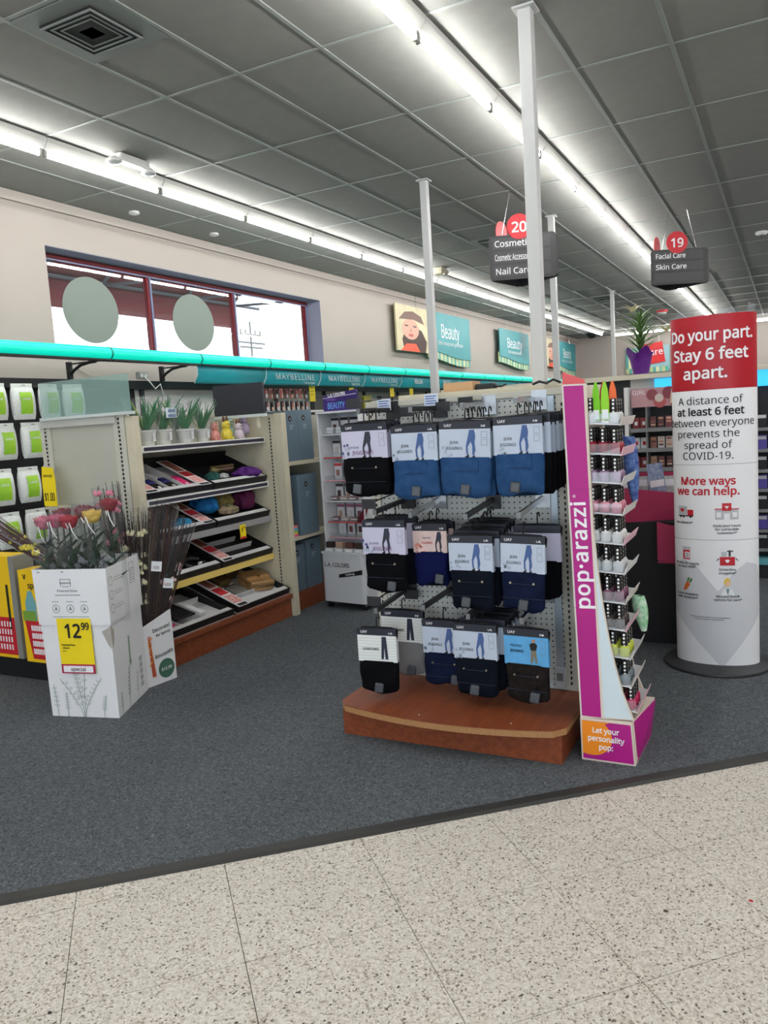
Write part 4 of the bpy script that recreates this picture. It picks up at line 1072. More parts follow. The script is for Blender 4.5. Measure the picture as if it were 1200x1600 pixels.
D_GRY = mat('grey_jersey', (120, 120, 122), .9, bump=.3, bscale=400); D_PRT = mat('dark_camo_print', (20, 17, 17), .9, spec=.15, rgb2=(36, 30, 28), vscale=60)
D_INK = mat('ink_denim', (9, 15, 27), .9, spec=.15, bump=.4, bscale=500)
STIT = mat('tan_stitching', (120, 104, 84), .8); STITB = mat('blue_stitching', (26, 48, 84), .8); RIV = mat('rivet', (170, 160, 140), .3, metal=1)
TAGG = mat('grey_security_tag', (70, 75, 81), .4); HANG = mat('black_hanger', (18, 19, 22), .35)
LEGB = mat('printed_blue_jeans', (66, 94, 146), .6); LEGK = mat('printed_dark_jeans', (42, 48, 64), .6); FLOR = mat('printed_florals', (158, 170, 186), .6); ICON = mat('printed_icons', (130, 136, 150), .6)
def garment(w, h, seed, folds=.004, pleats=0, droop=0.0):
    rnd = random.Random(seed); p = [rnd.uniform(0, 6.28) for _ in range(4)]
    def fn(u, v):
        a = 2 * pi * u; ca, sa = cos(a), sin(a)
        ex = .45
        x = (abs(ca) ** ex) * (1 if ca >= 0 else -1); y = (abs(sa) ** .8) * (1 if sa >= 0 else -1)
        ww = w / 2 * (1.0 + .035 * sin(2.4 * v + p[0])) * (1 if v < .9 else 1 - .12 * ((v - .9) / .1) ** 2)
        th = .017 * (1 + .45 * sin(pi * v)) * (1 if v < .92 else 1 - .8 * ((v - .92) / .08))
        z = -h * v + .010 * sin(3.1 * x + p[1]) * v - droop * v * x
        yy = y * th + folds * sin(9 * v + 3 * x + p[2]) * (1 if sa < 0 else .3) + (pleats * sin(26 * x) if sa < 0 else 0)
        return (x * ww, yy, z)
    return fn
def gbuild(t, fn, m):
    g = G(); g.surf(fn, 32, 12, closed_u=True)
    g.add([fn(k / 32, 1) for k in range(32)], [tuple(range(32))[::-1]]); g.add([fn(k / 32, 0) for k in range(32)], [tuple(range(32))])
    return g.build('garment', m, t, smooth=180)
def hanger(t, w, zh):
    g = G(); r = .0028
    hk = [(0, .0, .0), (0, 0, zh * .55)] + [(0, -.0 + .017 * (1 - cos(q)), zh * .55 + .020 * sin(q) + .0) for q in [radians(30 * i) for i in range(1, 7)]]
    g.tube(hk, .0032, 6); g.build('hanger_hook', HANG, t)
    G().tube([(-w / 2, 0, -.045), (-w / 2 - .004, 0, -.01), (-w / 2 + .02, 0, .0), (0, 0, .003), (w / 2 - .02, 0, 0), (w / 2 + .004, 0, -.01), (w / 2, 0, -.045)], .0042, 6).build('hanger_bar', HANG, t)
def pack(label, x, y, zt, w=.222, kind='jean', gm=None, seed=0, detail=True, rz=0, ry=0, hh=.165, hook=.058, size='S-M', pleats=0, group='jeggings packs on the pegboard', tagpos=0.0, droop=0.0):
    t = thing('jeggings_pack', label, 'clothing', (x, y, zt), group=group)
    t.rotation_euler = (0, ry, rz)
    hanger(t, w, hook)
    sh, ch = .034, .122
    if kind == 'leggings': ch = .098
    G().box(-w / 2, -.010, -sh, w / 2, .010, -.002).build('header', HEAD, t)
    cm = {'jean': CARDJ, 'denim': CARDD, 'lounge': CARDL, 'print': CARDB, 'leggings': CARDP}[kind]
    cd = G().box(-w / 2, -.0125, -sh - ch, w / 2, .0105, -sh).build('card', cm, t)
    fn0 = garment(w * .98, hh, seed, pleats=pleats, droop=droop)
    off = Vector((0, 0, -sh - ch + .004))
    go = gbuild(t, lambda u, v: Vector(fn0(u, v)) + off, gm)
    zc = -sh - ch
    if not detail: return t
    yf = -.0132
    text('UAY', .020, WINK, t, (-w * .33, -.0106, -.018), bold=.01, sx=1.1)
    text(size, .013, WINK, t, (w * .36, -.0106, -.022), bold=.03)
    s = w / .222
    def legs(m, cx, top, bot, shoes=True):
        hgt = top - bot
        P = [(-.010, 0), (.012, 0), (.016, -.25), (.012, -.45), (.016, -.75), (.008, -.93), (.002, -.93), (.002, -.6), (-.004, -.42), (-.018, -.62), (-.016, -.90), (-.024, -.90), (-.026, -.6), (-.017, -.28)]
        G().prism([(cx + a * s, top + b_ * hgt) for a, b_ in P], (0, yf, 0), (1, 0, 0), (0, 0, 1), .0006).build('printed_figure', m, cd)
        if shoes:
            for sx_, zz in ((-.022, -.93), (.004, -.96)):
                G().prism([(cx + (sx_ - .010) * s, top + zz * hgt - .008), (cx + (sx_ + .010) * s, top + zz * hgt - .008), (cx + (sx_ + .008) * s, top + zz * hgt + .006)], (0, yf, 0), (1, 0, 0), (0, 0, 1), .0006).build('printed_shoe', INK, cd)
    def icons(cx, z1):
        for q in range(2):
            for b in ((cx - .013, z1 - .026 - .032 * q, cx + .013, z1 - .0245 - .032 * q), (cx - .013, z1 - .0015 - .032 * q, cx + .013, z1 - .032 * q), (cx - .013, z1 - .0245 - .032 * q, cx - .0118, z1 - .0015 - .032 * q), (cx + .0118, z1 - .0245 - .032 * q, cx + .013, z1 - .0015 - .032 * q)):
                G().box(b[0] * s, yf - .0005, b[1], b[2] * s, yf, b[3]).build('printed_icon', ICON, cd)
    def flowers(cx, z1, m=FLOR, n=5):
        rr = random.Random(seed + 5)
        for q in range(n):
            a, c = cx + rr.uniform(-.02, .028), z1 + rr.uniform(-.02, .025)
            rq = rr.uniform(.004, .008)
            G().prism([(a + rq * (1.0 + .45 * cos(5 * k * pi / 10)) * cos(2 * pi * k / 20), c + rq * (1.0 + .45 * cos(5 * k * pi / 10)) * sin(2 * pi * k / 20)) for k in range(20)], (0, yf, 0), (1, 0, 0), (0, 0, 1), .0005).build('printed_flower', m, cd)
    top, bot = -sh - .004, zc + .004
    if kind == 'jean':
        legs(LEGB, .032 * s, top, bot); icons(.085, top - .008); flowers(-.085 * s, zc + .025)
        G().box((.036) * s, yf - .0005, top - .012, .050 * s, yf, top - .003).build('printed_top', WHITE, cd)
        text('JEAN', .021, INK, t, (-.045 * s, yf - .0003, -sh - .055), sx=s); text('JEGGINGS', .021, INK, t, (-.045 * s, yf - .0003, -sh - .079), sx=.95 * s)
    elif kind == 'denim':
        legs(LEGK, .018 * s, top, bot); icons(.085, top - .008); flowers(-.095 * s, zc + .03, n=6); flowers(-.10 * s, zc + .045, mat('printed_navy_flower', (60, 70, 120), .6), 3)
        text('DENIM', .018, mat('slate_ink', (110, 106, 130), .6), t, (-.052 * s, yf - .0003, -sh - .072), sx=s, space=1.1); text('JEGGINGS', .028, mat('plum_ink', (104, 56, 96), .6), t, (-.008 * s, yf - .0010, -sh - .095), sx=.98 * s)
    elif kind == 'lounge':
        for q in range(9): G().box(-w / 2 + .001, yf - .0003, zc + .004 + .0135 * q, w / 2 - .001, yf, zc + .0105 + .0135 * q).build('printed_stripe', mat('pale_stripe', (232, 234, 230), .6), cd)
        g = G(); G().prism([(.030 * s, top), (.055 * s, top), (.062 * s, bot + .01), (.046 * s, bot + .01), (.042 * s, top - .05), (.036 * s, bot + .01), (.022 * s, bot + .01)], (0, yf - .0006, 0), (1, 0, 0), (0, 0, 1), .0006).build('printed_figure', LEGK, cd)
        text('LOUNGE PANTS', .017, INK, t, (-.036 * s, yf - .0013, -sh - .062), sx=.92 * s, bold=.015)
    elif kind == 'print':
        G().prism([(.026 * s, top - .052), (.050 * s, top - .052), (.056 * s, bot + .008), (.046 * s, bot + .008), (.040 * s, top - .075), (.032 * s, bot + .008), (.020 * s, bot + .008)], (0, yf, 0), (1, 0, 0), (0, 0, 1), .0006).build('printed_figure', mat('printed_khaki', (120, 112, 92), .6), cd)
        G().prism([(.024 * s, top - .052), (.018 * s, top - .028), (.030 * s, top - .020), (.048 * s, top - .020), (.058 * s, top - .03), (.050 * s, top - .052)], (0, yf, 0), (1, 0, 0), (0, 0, 1), .0006).build('printed_top', INK, cd)
        G().cyl((.039 * s, yf, top - .012), (.039 * s, yf - .0006, top - .012), .008, n=10).build('printed_head', mat('printed_skin', (176, 130, 108), .6), cd)
        icons(.085, top - .008)
        text('PRINTED', .018, INK, t, (-.050 * s, yf - .0003, -sh - .040), sx=s); text('JEGGINGS', .018, INK, t, (-.046 * s, yf - .0003, -sh - .062), sx=s, bold=.02)
    else:
        flowers(-.07 * s, zc + .02, mat('printed_coral', (226, 140, 124), .6), 7)
        legs(LEGK, .062 * s, top, bot)
        text('Game Set', .015, mat('slate_ink', (110, 106, 130), .6), t, (-.02 * s, yf - .0003, -sh - .030), sx=s); text('LEGGINGS', .019, mat('coral_ink', (196, 70, 62), .6), t, (-.018 * s, yf - .0010, -sh - .052), sx=s)
    # stitching, rivets and pocket on the folded garment
    if kind in ('jean', 'denim', 'print') :
        yg = -.026
        st = STITB if gm is D_BLU else STIT
        if gm is D_BLU:
            G().box(-.052 * s, yg - .001, zc - .055, .062 * s, yg + .006, zc - .006).build('pocket', D_BLU, go, bevel=.002)
            for b in ((-.052, -.055, .062, -.0535), (-.052, -.050, .062, -.0490)): G().box(b[0] * s, yg - .0018, zc + b[1], b[2] * s, yg - .001, zc + b[3]).build('stitch_line', st, go)
        else:
            for zz, x0, x1 in ((-.045, -.06, .06), (-.105, -.10, .10)):
                G().box(x0 * s, yg - .0012, zc + zz, x1 * s, yg + .004, zc + zz + .0016).build('stitch_line', mat('dark_stitching', (36, 44, 60), .8), go)
            for xx in (-.058, .058): G().cyl((xx * s, yg + .004, zc - .040), (xx * s, yg - .002, zc - .040), .005, n=10).build('rivet', RIV, go)
    sx_ = tagpos
    tg = G().box(-.020, -.040, -.022, .020, -.020, .022).build('security_tag', TAGG, t, bevel=.006); tg.location = (sx_, 0, zc - hh + .035); tg.rotation_euler = (0, .15, .2)
    return t
def stack(label_back, x, y0, zt, n, dy, w, gm, seed, kind='jean', z_up=0.0):
    for k in range(n):
        pack(label_back % ORD[k], x + random.uniform(-.004, .008) + .004 * k, y0 + dy * (k + 1), zt + random.uniform(-.004, .004) + z_up * (k + 1), w, kind, gm[k % len(gm)], seed + k, False)
# top row
YT = 3.10
pack('black denim jeggings pack at the front of the leftmost top hook', -1.687, YT, 1.408, .230, 'denim', D_BLK, 1, tagpos=-.045, hh=.17)
stack('black denim pack on the leftmost top hook, %s behind the front one', -1.683, YT, 1.410, 2, .048, .228, [D_BLK], 10, 'denim')
pack('blue jean jeggings pack in front, second top hook from the left', -1.443, YT, 1.388, .216, 'jean', D_BLU, 2, size='L-XL', tagpos=.0, hh=.165)
stack('blue jean pack on the second top hook, %s behind the front one', -1.44, YT, 1.392, 4, .042, .216, [D_BLU], 20)
pack('blue jean jeggings pack in front, third top hook from the left', -1.208, YT, 1.392, .228, 'jean', D_BLU, 3, tagpos=.0, ry=.03)
stack('dark pack on the third top hook, %s behind the front one', -1.203, YT, 1.395, 6, .036, .228, [D_BLU, D_NVY, D_BLK, D_BLK], 30)
pack('blue jean jeggings pack in front, rightmost top hook', -.980, YT, 1.398, .205, 'jean', D_BLU, 4, tagpos=-.02)
stack('black pack on the rightmost top hook, %s behind the front one', -.962, YT, 1.400, 5, .04, .212, [D_BLK], 40)
# middle row
pack('black denim jeggings pack at the left of the middle row', -1.620, 3.10, .975, .212, 'denim', D_BLK, 5, size='L-XL', tagpos=.03, hh=.175)
pack('charcoal denim jeggings pack half hidden behind the black one, middle row', -1.628, 3.24, .975, .212, 'denim', D_INK, 6, False, hh=.175)
pack('indigo pleated leggings pack with blush card in the middle row', -1.440, 3.20, .945, .165, 'leggings', D_IND, 7, hh=.15, pleats=.0035, size='L-XL', tagpos=.04)
pack('indigo leggings pack behind the blush card pack', -1.432, 3.26, .948, .165, 'leggings', D_IND, 8, False, hh=.15, pleats=.003)
pack('ink blue jean jeggings pack in front, third of the middle row', -1.209, 3.10, .910, .198, 'jean', D_INK, 9, size='L-XL', tagpos=-.03, hh=.165)
stack('dark pack on the third middle hook, %s behind the front one', -1.205, 3.11, .918, 5, .042, .205, [D_INK, D_NVY, D_BLK], 50, z_up=.006)
pack('navy jean jeggings pack in front, rightmost of the middle row', -.979, 3.10, .910, .188, 'jean', D_NVY, 11, size='L-XL', tagpos=.0, ry=.03, hh=.165)
pack('black denim pack behind the navy one at the right of the middle row', -.955, 3.23, .935, .20, 'denim', D_BLK, 12, False)
# bottom row
pack('black lounge pants pack at the lower left corner, nearest the base edge', -1.668, 3.06, .487, .190, 'lounge', D_BLK, 13, size='L-XL', tagpos=.0, rz=.08, hh=.15)
pack('grey lounge pants pack behind the black lounge pants', -1.640, 3.27, .520, .22, 'lounge', D_GRY, 14, hh=.16, tagpos=.04)
pack('navy jean jeggings pack left of the ink blue one, bottom row', -1.395, 3.19, .507, .205, 'jean', D_NVY, 15, size='L-XL', tagpos=.05, hh=.145)
pack('ink blue jean jeggings pack in front of the bottom row middle', -1.206, 3.09, .528, .195, 'jean', D_INK, 16, size='L-XL', tagpos=-.01, hh=.165)
stack('dark pack on the bottom middle hook, %s behind the front one', -1.195, 3.10, .533, 4, .045, .205, [D_INK, D_NVY, D_BLK], 60, z_up=.004)
pack('printed jeggings pack with bright blue card, bottom right', -.980, 3.09, .522, .192, 'print', D_PRT, 17, hh=.165, rz=-.05, tagpos=.03)
# ================================================================ nail polish stand beside the end cap
MAG = mat('magenta_print', (172, 14, 128), .45); ORG = mat('orange_print', (238, 138, 22), .45); BORD = mat('pale_card_edge', (216, 204, 190), .6); ICE = mat('ice_blue_print', (206, 220, 228), .5)
ps = thing('nail_polish_stand', 'tall magenta cardboard stand of nail polish beside the jeggings display', 'display stand', (-.67, 3.05, .006))
ox, oy, oz = -.67, 3.05, .006
left = [(-.757, .178), (-.785, 1.508)]
right = [(-.690, 1.505), (-.686, 1.2), (-.680, .95), (-.668, .78), (-.652, .64), (-.635, .52), (-.612, .40), (-.585, .29), (-.548, .19)]
poly = [(x - ox, z - oz) for x, z in [left[0], left[1]] + right][::-1]
G().prism(poly, (0, .012, 0), (1, 0, 0), (0, 0, 1), .012).build('side_panel', BORD, ps)
inner = [(-.752, .186), (-.779, 1.503), (-.694, 1.500), (-.690, 1.2), (-.684, .95), (-.672, .78), (-.656, .64), (-.639, .52), (-.616, .40), (-.589, .29), (-.556, .193)]
G().prism([(x - ox, z - oz) for x, z in inner][::-1], (0, 0, 0), (1, 0, 0), (0, 0, 1), .001).build('ice_print', ICE, ps)
st = [(-.750, .188), (-.777, 1.501), (-.701, 1.499), (-.674, .188)]
G().prism([(x - ox, z - oz) for x, z in [(-.750, .188), (-.777, 1.501), (-.694, 1.499), (-.664, .188)]][::-1], (0, -.001, 0), (1, 0, 0), (0, 0, 1), .001).build('stripe_border', BORD, ps)
G().prism([(x - ox, z - oz) for x, z in st][::-1], (0, -.002, 0), (1, 0, 0), (0, 0, 1), .001).build('magenta_stripe', MAG, ps)
for z in (1.10, .63): G().box(-.757 - .01 * z - ox, -.0035, z - oz, -.675 - .01 * z - ox, -.003, z + .0015 - oz).build('fold_line', mat('magenta_fold', (150, 30, 120), .5), ps)
up = Vector((-.0205, 0, 1)).normalized()
text('pop·arazzi', .100, WINK, ps, (-.7235 - .012 - ox, -.0036, .84 - oz), up, (-1, 0, -.0205), bold=.018, sx=1.04, space=1.06)
text('®', .02, WINK, ps, (-.771 - ox + .02, -.0036, 1.075 - oz), up, (-1, 0, -.02))
# far side panel, back and base carton
G().prism(poly, (0, .300, 0), (1, 0, 0), (0, 0, 1), .012).build('side_panel', BORD, ps)
G().prism([(-.785 - ox, 1.50 - oz), (-.757 - ox, .18 - oz), (-.750 - ox, .18 - oz), (-.778 - ox, 1.50 - oz)], (0, .288, 0), (1, 0, 0), (0, 0, 1), .276).build('back_panel', PAPER, ps)
bx0, bx1 = -.757 - ox, -.545 - ox
G().hexa([(bx0 + .002, -.008, 0), (bx1, -.008, 0), (bx1 + .01, .30, 0), (bx0 + .002, .30, 0), (bx0, -.008, .172), (bx1 - .012, -.008, .178), (bx1 + .03, .30, .178), (bx0, .30, .172)]).build('base_carton', BORD, ps)
G().prism([(bx0 + .008, .008), (bx1 - .006, .008), (bx1 - .016, .166), (bx0 + .008, .166)], (0, -.009, 0), (1, 0, 0), (0, 0, 1), .001).build('base_print', MAG, ps)
arc = [(bx0 + .008, .03)] + [(bx0 + .045 + .080 * cos(a) , .10 + .075 * sin(a)) for a in [radians(-100 + 12.5 * q) for q in range(14)] if .10 + .075 * sin(a) < .166] + [(bx0 + .115, .166), (bx0 + .008, .166)]
G().prism(arc, (0, -.0105, 0), (1, 0, 0), (0, 0, 1), .001).build('orange_disc', ORG, ps)
for k, w in enumerate(['Let your', 'personality', 'pop:']): text(w, .037, WINK, ps, (bx0 + .100, -.0122, .132 - .034 * k), bold=.02, sx=.92)
# right-hand face of the base, printed pink
G().hexa([(bx1 + .001, .02, .008), (bx1 + .003, .02, .008), (bx1 + .013, .29, .008), (bx1 + .011, .29, .008), (bx1 - .010, .02, .17), (bx1 - .006, .02, .17), (bx1 + .035, .29, .17), (bx1 + .031, .29, .17)]).build('base_side_print', MAG, ps)
# tiers with clear trays
def dotted():
    m = bpy.data.materials.new('dotted_cap'); m.use_nodes = True
    nt = m.node_tree; b = nt.nodes['Principled BSDF']; b.inputs['Roughness'].default_value = .35
    tc = nt.nodes.new('ShaderNodeTexCoord'); vo = nt.nodes.new('ShaderNodeTexVoronoi'); vo.inputs['Scale'].default_value = 85; vo.inputs['Randomness'].default_value = .1
    nt.links.new(tc.outputs['Object'], vo.inputs['Vector'])
    lt = nt.nodes.new('ShaderNodeMath'); lt.operation = 'LESS_THAN'; lt.inputs[1].default_value = .30; nt.links.new(vo.outputs['Distance'], lt.inputs[0])
    mx = nt.nodes.new('ShaderNodeMix'); mx.data_type = 'RGBA'; nt.links.new(lt.outputs[0], mx.inputs[0])
    mx.inputs[6].default_value = (*lin((16, 16, 18)), 1); mx.inputs[7].default_value = (*lin((228, 228, 228)), 1)
    nt.links.new(mx.outputs[2], b.inputs['Base Color']); return m
DOT = dotted()
cap_me = G().lathe([(.0105, .034), (.0115, .036), (.0110, .074), (.0095, .077), (.002, .0775)], 12).mesh('cap', DOT)
for p in cap_me.polygons: p.use_smooth = True
body_prof = [(.0150, 0), (.0165, .003), (.0165, .026), (.0125, .033), (.008, .036)]
tz = [1.360, 1.245, 1.135, 1.015, .900, .785, .668, .560, .448, .335, .235]
cols = [('clear', (206, 206, 206)), ('red', (150, 34, 52)), ('mauve', (150, 120, 150)), ('rose pink', (206, 130, 150)), ('white', (214, 214, 212)), ('pearl white', (200, 202, 204)), ('dusty purple', (120, 74, 100)), ('smoky brown', (76, 64, 66)), ('lime yellow', (196, 206, 74)), ('blue grey', (110, 122, 130)), ('magenta', (176, 30, 84))]
def tier(k, z):
    xf = -.575 + (.015 if k > 7 else 0) + (.02 if k > 9 else 0)
    xb = -.735 if k < 8 else -.70
    sh = G().hexa([(xb - ox, .016, z - .006 - oz), (xf - ox, .016, z - .020 - oz), (xf - ox, .286, z - .020 - oz), (xb - ox, .286, z - .006 - oz), (xb - ox, .016, z - oz), (xf - ox, .016, z - .014 - oz), (xf - ox, .286, z - .014 - oz), (xb - ox, .286, z - oz)]).build('tier', mat('tray_white', (206, 208, 210), .3), ps)
    G().box(xb - ox + .03, .013, z - .012 - oz, xf - ox, .0155, z + .028 - oz).build('tray_side', CLEAR, sh)
    G().hexa([(xf - ox, .014, z - .022 - oz), (xf - ox + .003, .014, z - .022 - oz), (xf - ox + .003, .286, z - .022 - oz), (xf - ox, .286, z - .022 - oz), (xf - ox + .012, .014, z + .012 - oz), (xf - ox + .015, .014, z + .012 - oz), (xf - ox + .015, .286, z + .012 - oz), (xf - ox + .012, .286, z + .012 - oz)]).build('front_lip', mat('lip_%d' % (k % 3), [(212, 206, 200), (222, 176, 190), (206, 208, 208)][k % 3], .4), sh)
    return xf, xb
for k, z in enumerate(tz):
    xf, xb = tier(k, z)
    nm, c = cols[k]
    bm = mat('polish_' + nm.replace(' ', '_'), c, .3)
    me = G().lathe(body_prof, 12).mesh('bottle', bm)
    for p in me.polygons: p.use_smooth = True
    for j in range(3):
        for i in range(4):
            if k == 0 and i == 1: continue
            x = xf - .024 - .043 * i; y = oy + .040 + .046 * j
            if x < xb + .01: continue
            zz = z - .014 + .014 * (xf - x) / (xf - xb)
            t = thing('nail_polish_bottle', '%s nail polish, %s tier down, %s row, %s from front edge' % (nm, ORD[k], ['nearest', 'middle', 'farthest'][j], ORD[i]), 'nail polish', (x, y, zz), group='nail polish bottles')
            t.scale = (1.22, 1.22, 1.22)
            put('bottle', me, t); put('cap', cap_me, t)
# nail files hanging at the top
for k, (x, y, c, nm) in enumerate([(-.662, 3.085, (120, 200, 40), 'lime green nail file, left one at the top of the polish stand'), (-.628, 3.08, (140, 206, 40), 'lime green nail file, right one at the top of the polish stand'), (-.642, 3.12, (196, 40, 60), 'red nail file between the two lime ones'), (-.603, 3.10, (232, 104, 44), 'orange nail file at the top of the polish stand')]):
    t = thing('nail_file', nm, 'nail file', (x, y, 1.362), .15 * (k - 1.5))
    m_ = mat('file_%d_%d_%d' % c, c, .5)
    G().prism([(-.014, 0), (.014, 0), (.016, .06), (.012, .115), (.004, .145), (-.004, .145), (-.012, .115), (-.016, .06)], (0, 0, 0), (1, 0, 0), (0, 0, 1), .004).build('blade', m_, t); G().box(-.012, -.0052, .005, .012, -.0045, .04).build('label_patch', PAPER, t)
for lab, x, y, z0, h, c1, c2 in (('blue and white patterned cloth bag hanging on the polish stand', -.595, 3.35, 1.015, .27, (20, 46, 120), (110, 140, 196)), ('green and white patterned cloth bag low on the polish stand', -.572, 3.345, .47, .15, (90, 176, 110), (210, 226, 214))):
    t = thing('patterned_pouch', lab, 'pouch', (x, y, z0))
    m_ = mat('cloth_%d' % c1[0], c1, .7, rgb2=c2, vscale=45)
    def fn(u, v, h=h):
        a = 2 * pi * u; r = .010 + .016 * sin(pi * min(1, .25 + .75 * (1 - v))) ; return (r * cos(a) * (1 + .25 * sin(5 * a)) + .02 * (1 - v), r * sin(a), h * v)
    g = G().surf(fn, 24, 8, closed_u=True); g.add([fn(q / 24, 0) for q in range(24)], [tuple(range(24))[::-1]]); g.build('cloth', m_, t, smooth=180)
    G().tube([(.0, 0, h - .01), (-.02, -.01, h + .01), (-.04, -.02, h + .005)], .003, 5).build('string', m_, t)
# red card peeking over the stand
t = thing('red_flap', 'torn red card corner sticking up behind the magenta panel', 'card', (-.755, 3.07, 1.512))
G().prism([(-.03, -.1), (.055, -.1), (.055, .008), (-.03, .045)], (0, 0, 0), (1, 0, 0), (0, 0, 1), .002).build('card', mat('salmon_red', (214, 90, 96), .5), t)

# ================================================================ distancing pillar
PCX, PCY, PA, PB_ = -.356, 4.475, .206, .122
_tab = []; _s = 0.0
for i in range(721):
    a = -pi + 2 * pi * i / 720
    x, y = PA * sin(a), -PB_ * cos(a)
    if i: _s += sqrt((x - _px) ** 2 + (y - _py) ** 2)
    _px, _py = x, y; _tab.append((_s, a))
_mid = _tab[360][0]; _tab = [(q - _mid, a) for q, a in _tab]
import bisect
_keys = [q for q, a in _tab]
def PILLAR(s, z, off):
    s -= .012
    i = min(max(1, bisect.bisect(_keys, s)), 720)
    (s0, a0), (s1, a1) = _tab[i - 1], _tab[i]
    a = a0 + (a1 - a0) * (s - s0) / (s1 - s0)
    n = Vector((sin(a) / PA, -cos(a) / PB_, 0)).normalized()
    return Vector((PA * sin(a), -PB_ * cos(a), z)) + n * off
pil = thing('distancing_pillar', 'tall oval cardboard pillar with red top about staying six feet apart', 'sign', (PCX, PCY, .030))
PWH = mat('pillar_white', (234, 235, 239), .5); PRD = mat('pillar_red', (172, 12, 34), .4); PGH = mat('pillar_grey_heart', (206, 208, 214), .5)
def ring(z0, z1, m, nm, sc=1.0):
    g = G(); n = 72
    g.surf(lambda u, v: (PA * sc * sin(2 * pi * u - pi), -PB_ * sc * cos(2 * pi * u - pi), z0 + (z1 - z0) * v), n, 1, closed_u=True)
    return g.build(nm, m, pil, smooth=180)
for a, b in ((-.024, .282), (.284, .662), (.664, 1.054), (1.056, 1.436)): ring(a, b, PWH, 'white_section')
ring(1.437, 1.808, PRD, 'red_section')
for z in (.283, .663, 1.055): ring(z - .0012, z + .0012, mat('crease', (150, 152, 160), .6), 'fold_line', 1.002)
bd = thing('pillar_base', 'x', 'base', (0, 0, 0)); bpy.data.objects.remove(bd)
G().lathe([(.265, -.023), (.272, -.019), (.270, -.010), (.255, -.0035)], 48, (0, 0, 0), 1.0, 1.0).build('foot_disc', mat('charcoal_disc', (52, 54, 58), .5), pil, smooth=50)
def wtext(s, size, m, sx0, z, bold=0.0, sx=1.0, line=1.0):
    o = text(s, size, m, pil, (0, 0, 0), (1, 0, 0), (0, 1, 0), bold=bold, depth=.0003, line=line)
    o['wrap'] = [sx0, z, sx]
    return o
def wpoly(pts, s0, z0, m, nm, sc=1.0, off=.0016):
    """outline on the curved face, cut into narrow columns so it hugs the curve"""
    g = G(); xs_ = [p[0] for p in pts]; lo, hi = min(xs_), max(xs_); n = max(2, int((hi - lo) * sc / .012) + 1)
    def span(x):
        zs_ = []
        for i in range(len(pts)):
            (x0, y0), (x1, y1) = pts[i], pts[(i + 1) % len(pts)]
            if (x0 - x) * (x1 - x) <= 0 and x0 != x1: zs_.append(y0 + (y1 - y0) * (x - x0) / (x1 - x0))
        return (min(zs_), max(zs_)) if zs_ else (0, 0)
    e = (hi - lo) * 1e-4; prev = None
    for i in range(n + 1):
        x = lo + e + (hi - lo - 2 * e) * i / n; a, b = span(x)
        cur = (PILLAR(s0 + x * sc, z0 + a * sc, off), PILLAR(s0 + x * sc, z0 + b * sc, off))
        if prev: g.add([prev[0], cur[0], cur[1], prev[1]], [(0, 1, 2, 3)])
        prev = cur
    return g.build(nm, m, pil)
def wbox(x0, z0, x1, z1, m, nm, off=.0016): return wpoly([(x0, z0), (x1, z0), (x1, z1), (x0, z1)], 0, 0, m, nm, 1, off)
D = .030   # lettering heights are measured from the pillar's own base
wtext('Do your part.', .097, WINK, .005, 1.745 - D, .020, .88); wtext('Stay 6 feet', .098, WINK, .0, 1.648 - D, .020, .98); wtext('apart.', .098, WINK, -.02, 1.555 - D, .020, 1.0)
for k, (l_, b_) in enumerate([('A distance of', 0), ('at least 6 feet', .022), ('between everyone', 0), ('prevents the', 0), ('spread of', 0), ('COVID-19.', 0)]):
    wtext(l_, .066, INK, -.002 - (.012 if k > 2 else 0), 1.415 - .0565 * k - D, b_, .98 if k == 2 else 1.0)
wtext('More ways', .068, REDINK, -.018, 1.003 - D, .022, 1.0); wtext('we can help.', .068, REDINK, -.020, .950 - D, .022, 1.0)
heart = [(0, -.5), (.52, .05), (.56, .28), (.42, .46), (.22, .44), (0, .24), (-.22, .44), (-.42, .46), (-.56, .28), (-.52, .05)]
bigheart = [(-.235, .47), (-.205, .55), (-.15, .585), (-.08, .555), (0.03, .42), (.11, .53), (.17, .575), (.23, .56), (.265, .48), (.255, .30), (.045, .012), (-.215, .30)]
wpoly([(x, z - D) for x, z in bigheart], 0, 0, PGH, 'grey_heart', 1, .0010)
def icon_caption(lines, s0, z): wtext('\n'.join(lines), .0195, INK, s0, z, .015, 1.1, .95)
SL, SR = -.13, .075
# delivery van
wbox(SL - .045, .822 - D, SL + .008, .868 - D, mat('icon_grey', (186, 190, 196), .5), 'van_box'); wbox(SL + .010, .820 - D, SL + .042, .850 - D, REDINK, 'van_cab'); wbox(SL - .045, .814 - D, SL + .042, .820 - D, INK, 'van_sill')
wpoly(heart, SL - .020, .845 - D, REDINK, 'van_heart', .026, .0024)
for q in (-.03, -.012, .028): wpoly([(.007 * cos(2 * pi * k / 10), .007 * sin(2 * pi * k / 10)) for k in range(10)], SL + q, .812 - D, INK, 'van_wheel', 1, .0026)
icon_caption(['Rx delivery*'], SL - .01, .782 - D)
# shop front
wbox(SR - .055, .800 - D, SR + .055, .855 - D, MATS['icon_grey'], 'shop_wall'); wbox(SR - .022, .845 - D, SR + .022, .885 - D, REDINK, 'shop_gable', .0024); wpoly(heart, SR, .865 - D, WINK, 'shop_heart', .020, .0032)
wbox(SR - .014, .800 - D, SR + .014, .832 - D, WINK, 'shop_door', .0024); wbox(SR - .058, .852 - D, SR + .058, .857 - D, REDINK, 'shop_roof', .0022)
for q in (-.038, .038): wbox(SR + q - .011, .812 - D, SR + q + .011, .838 - D, WINK, 'shop_window', .0024)
icon_caption(['Dedicated hours', 'for vulnerable', 'customers*'], SR, .750 - D)
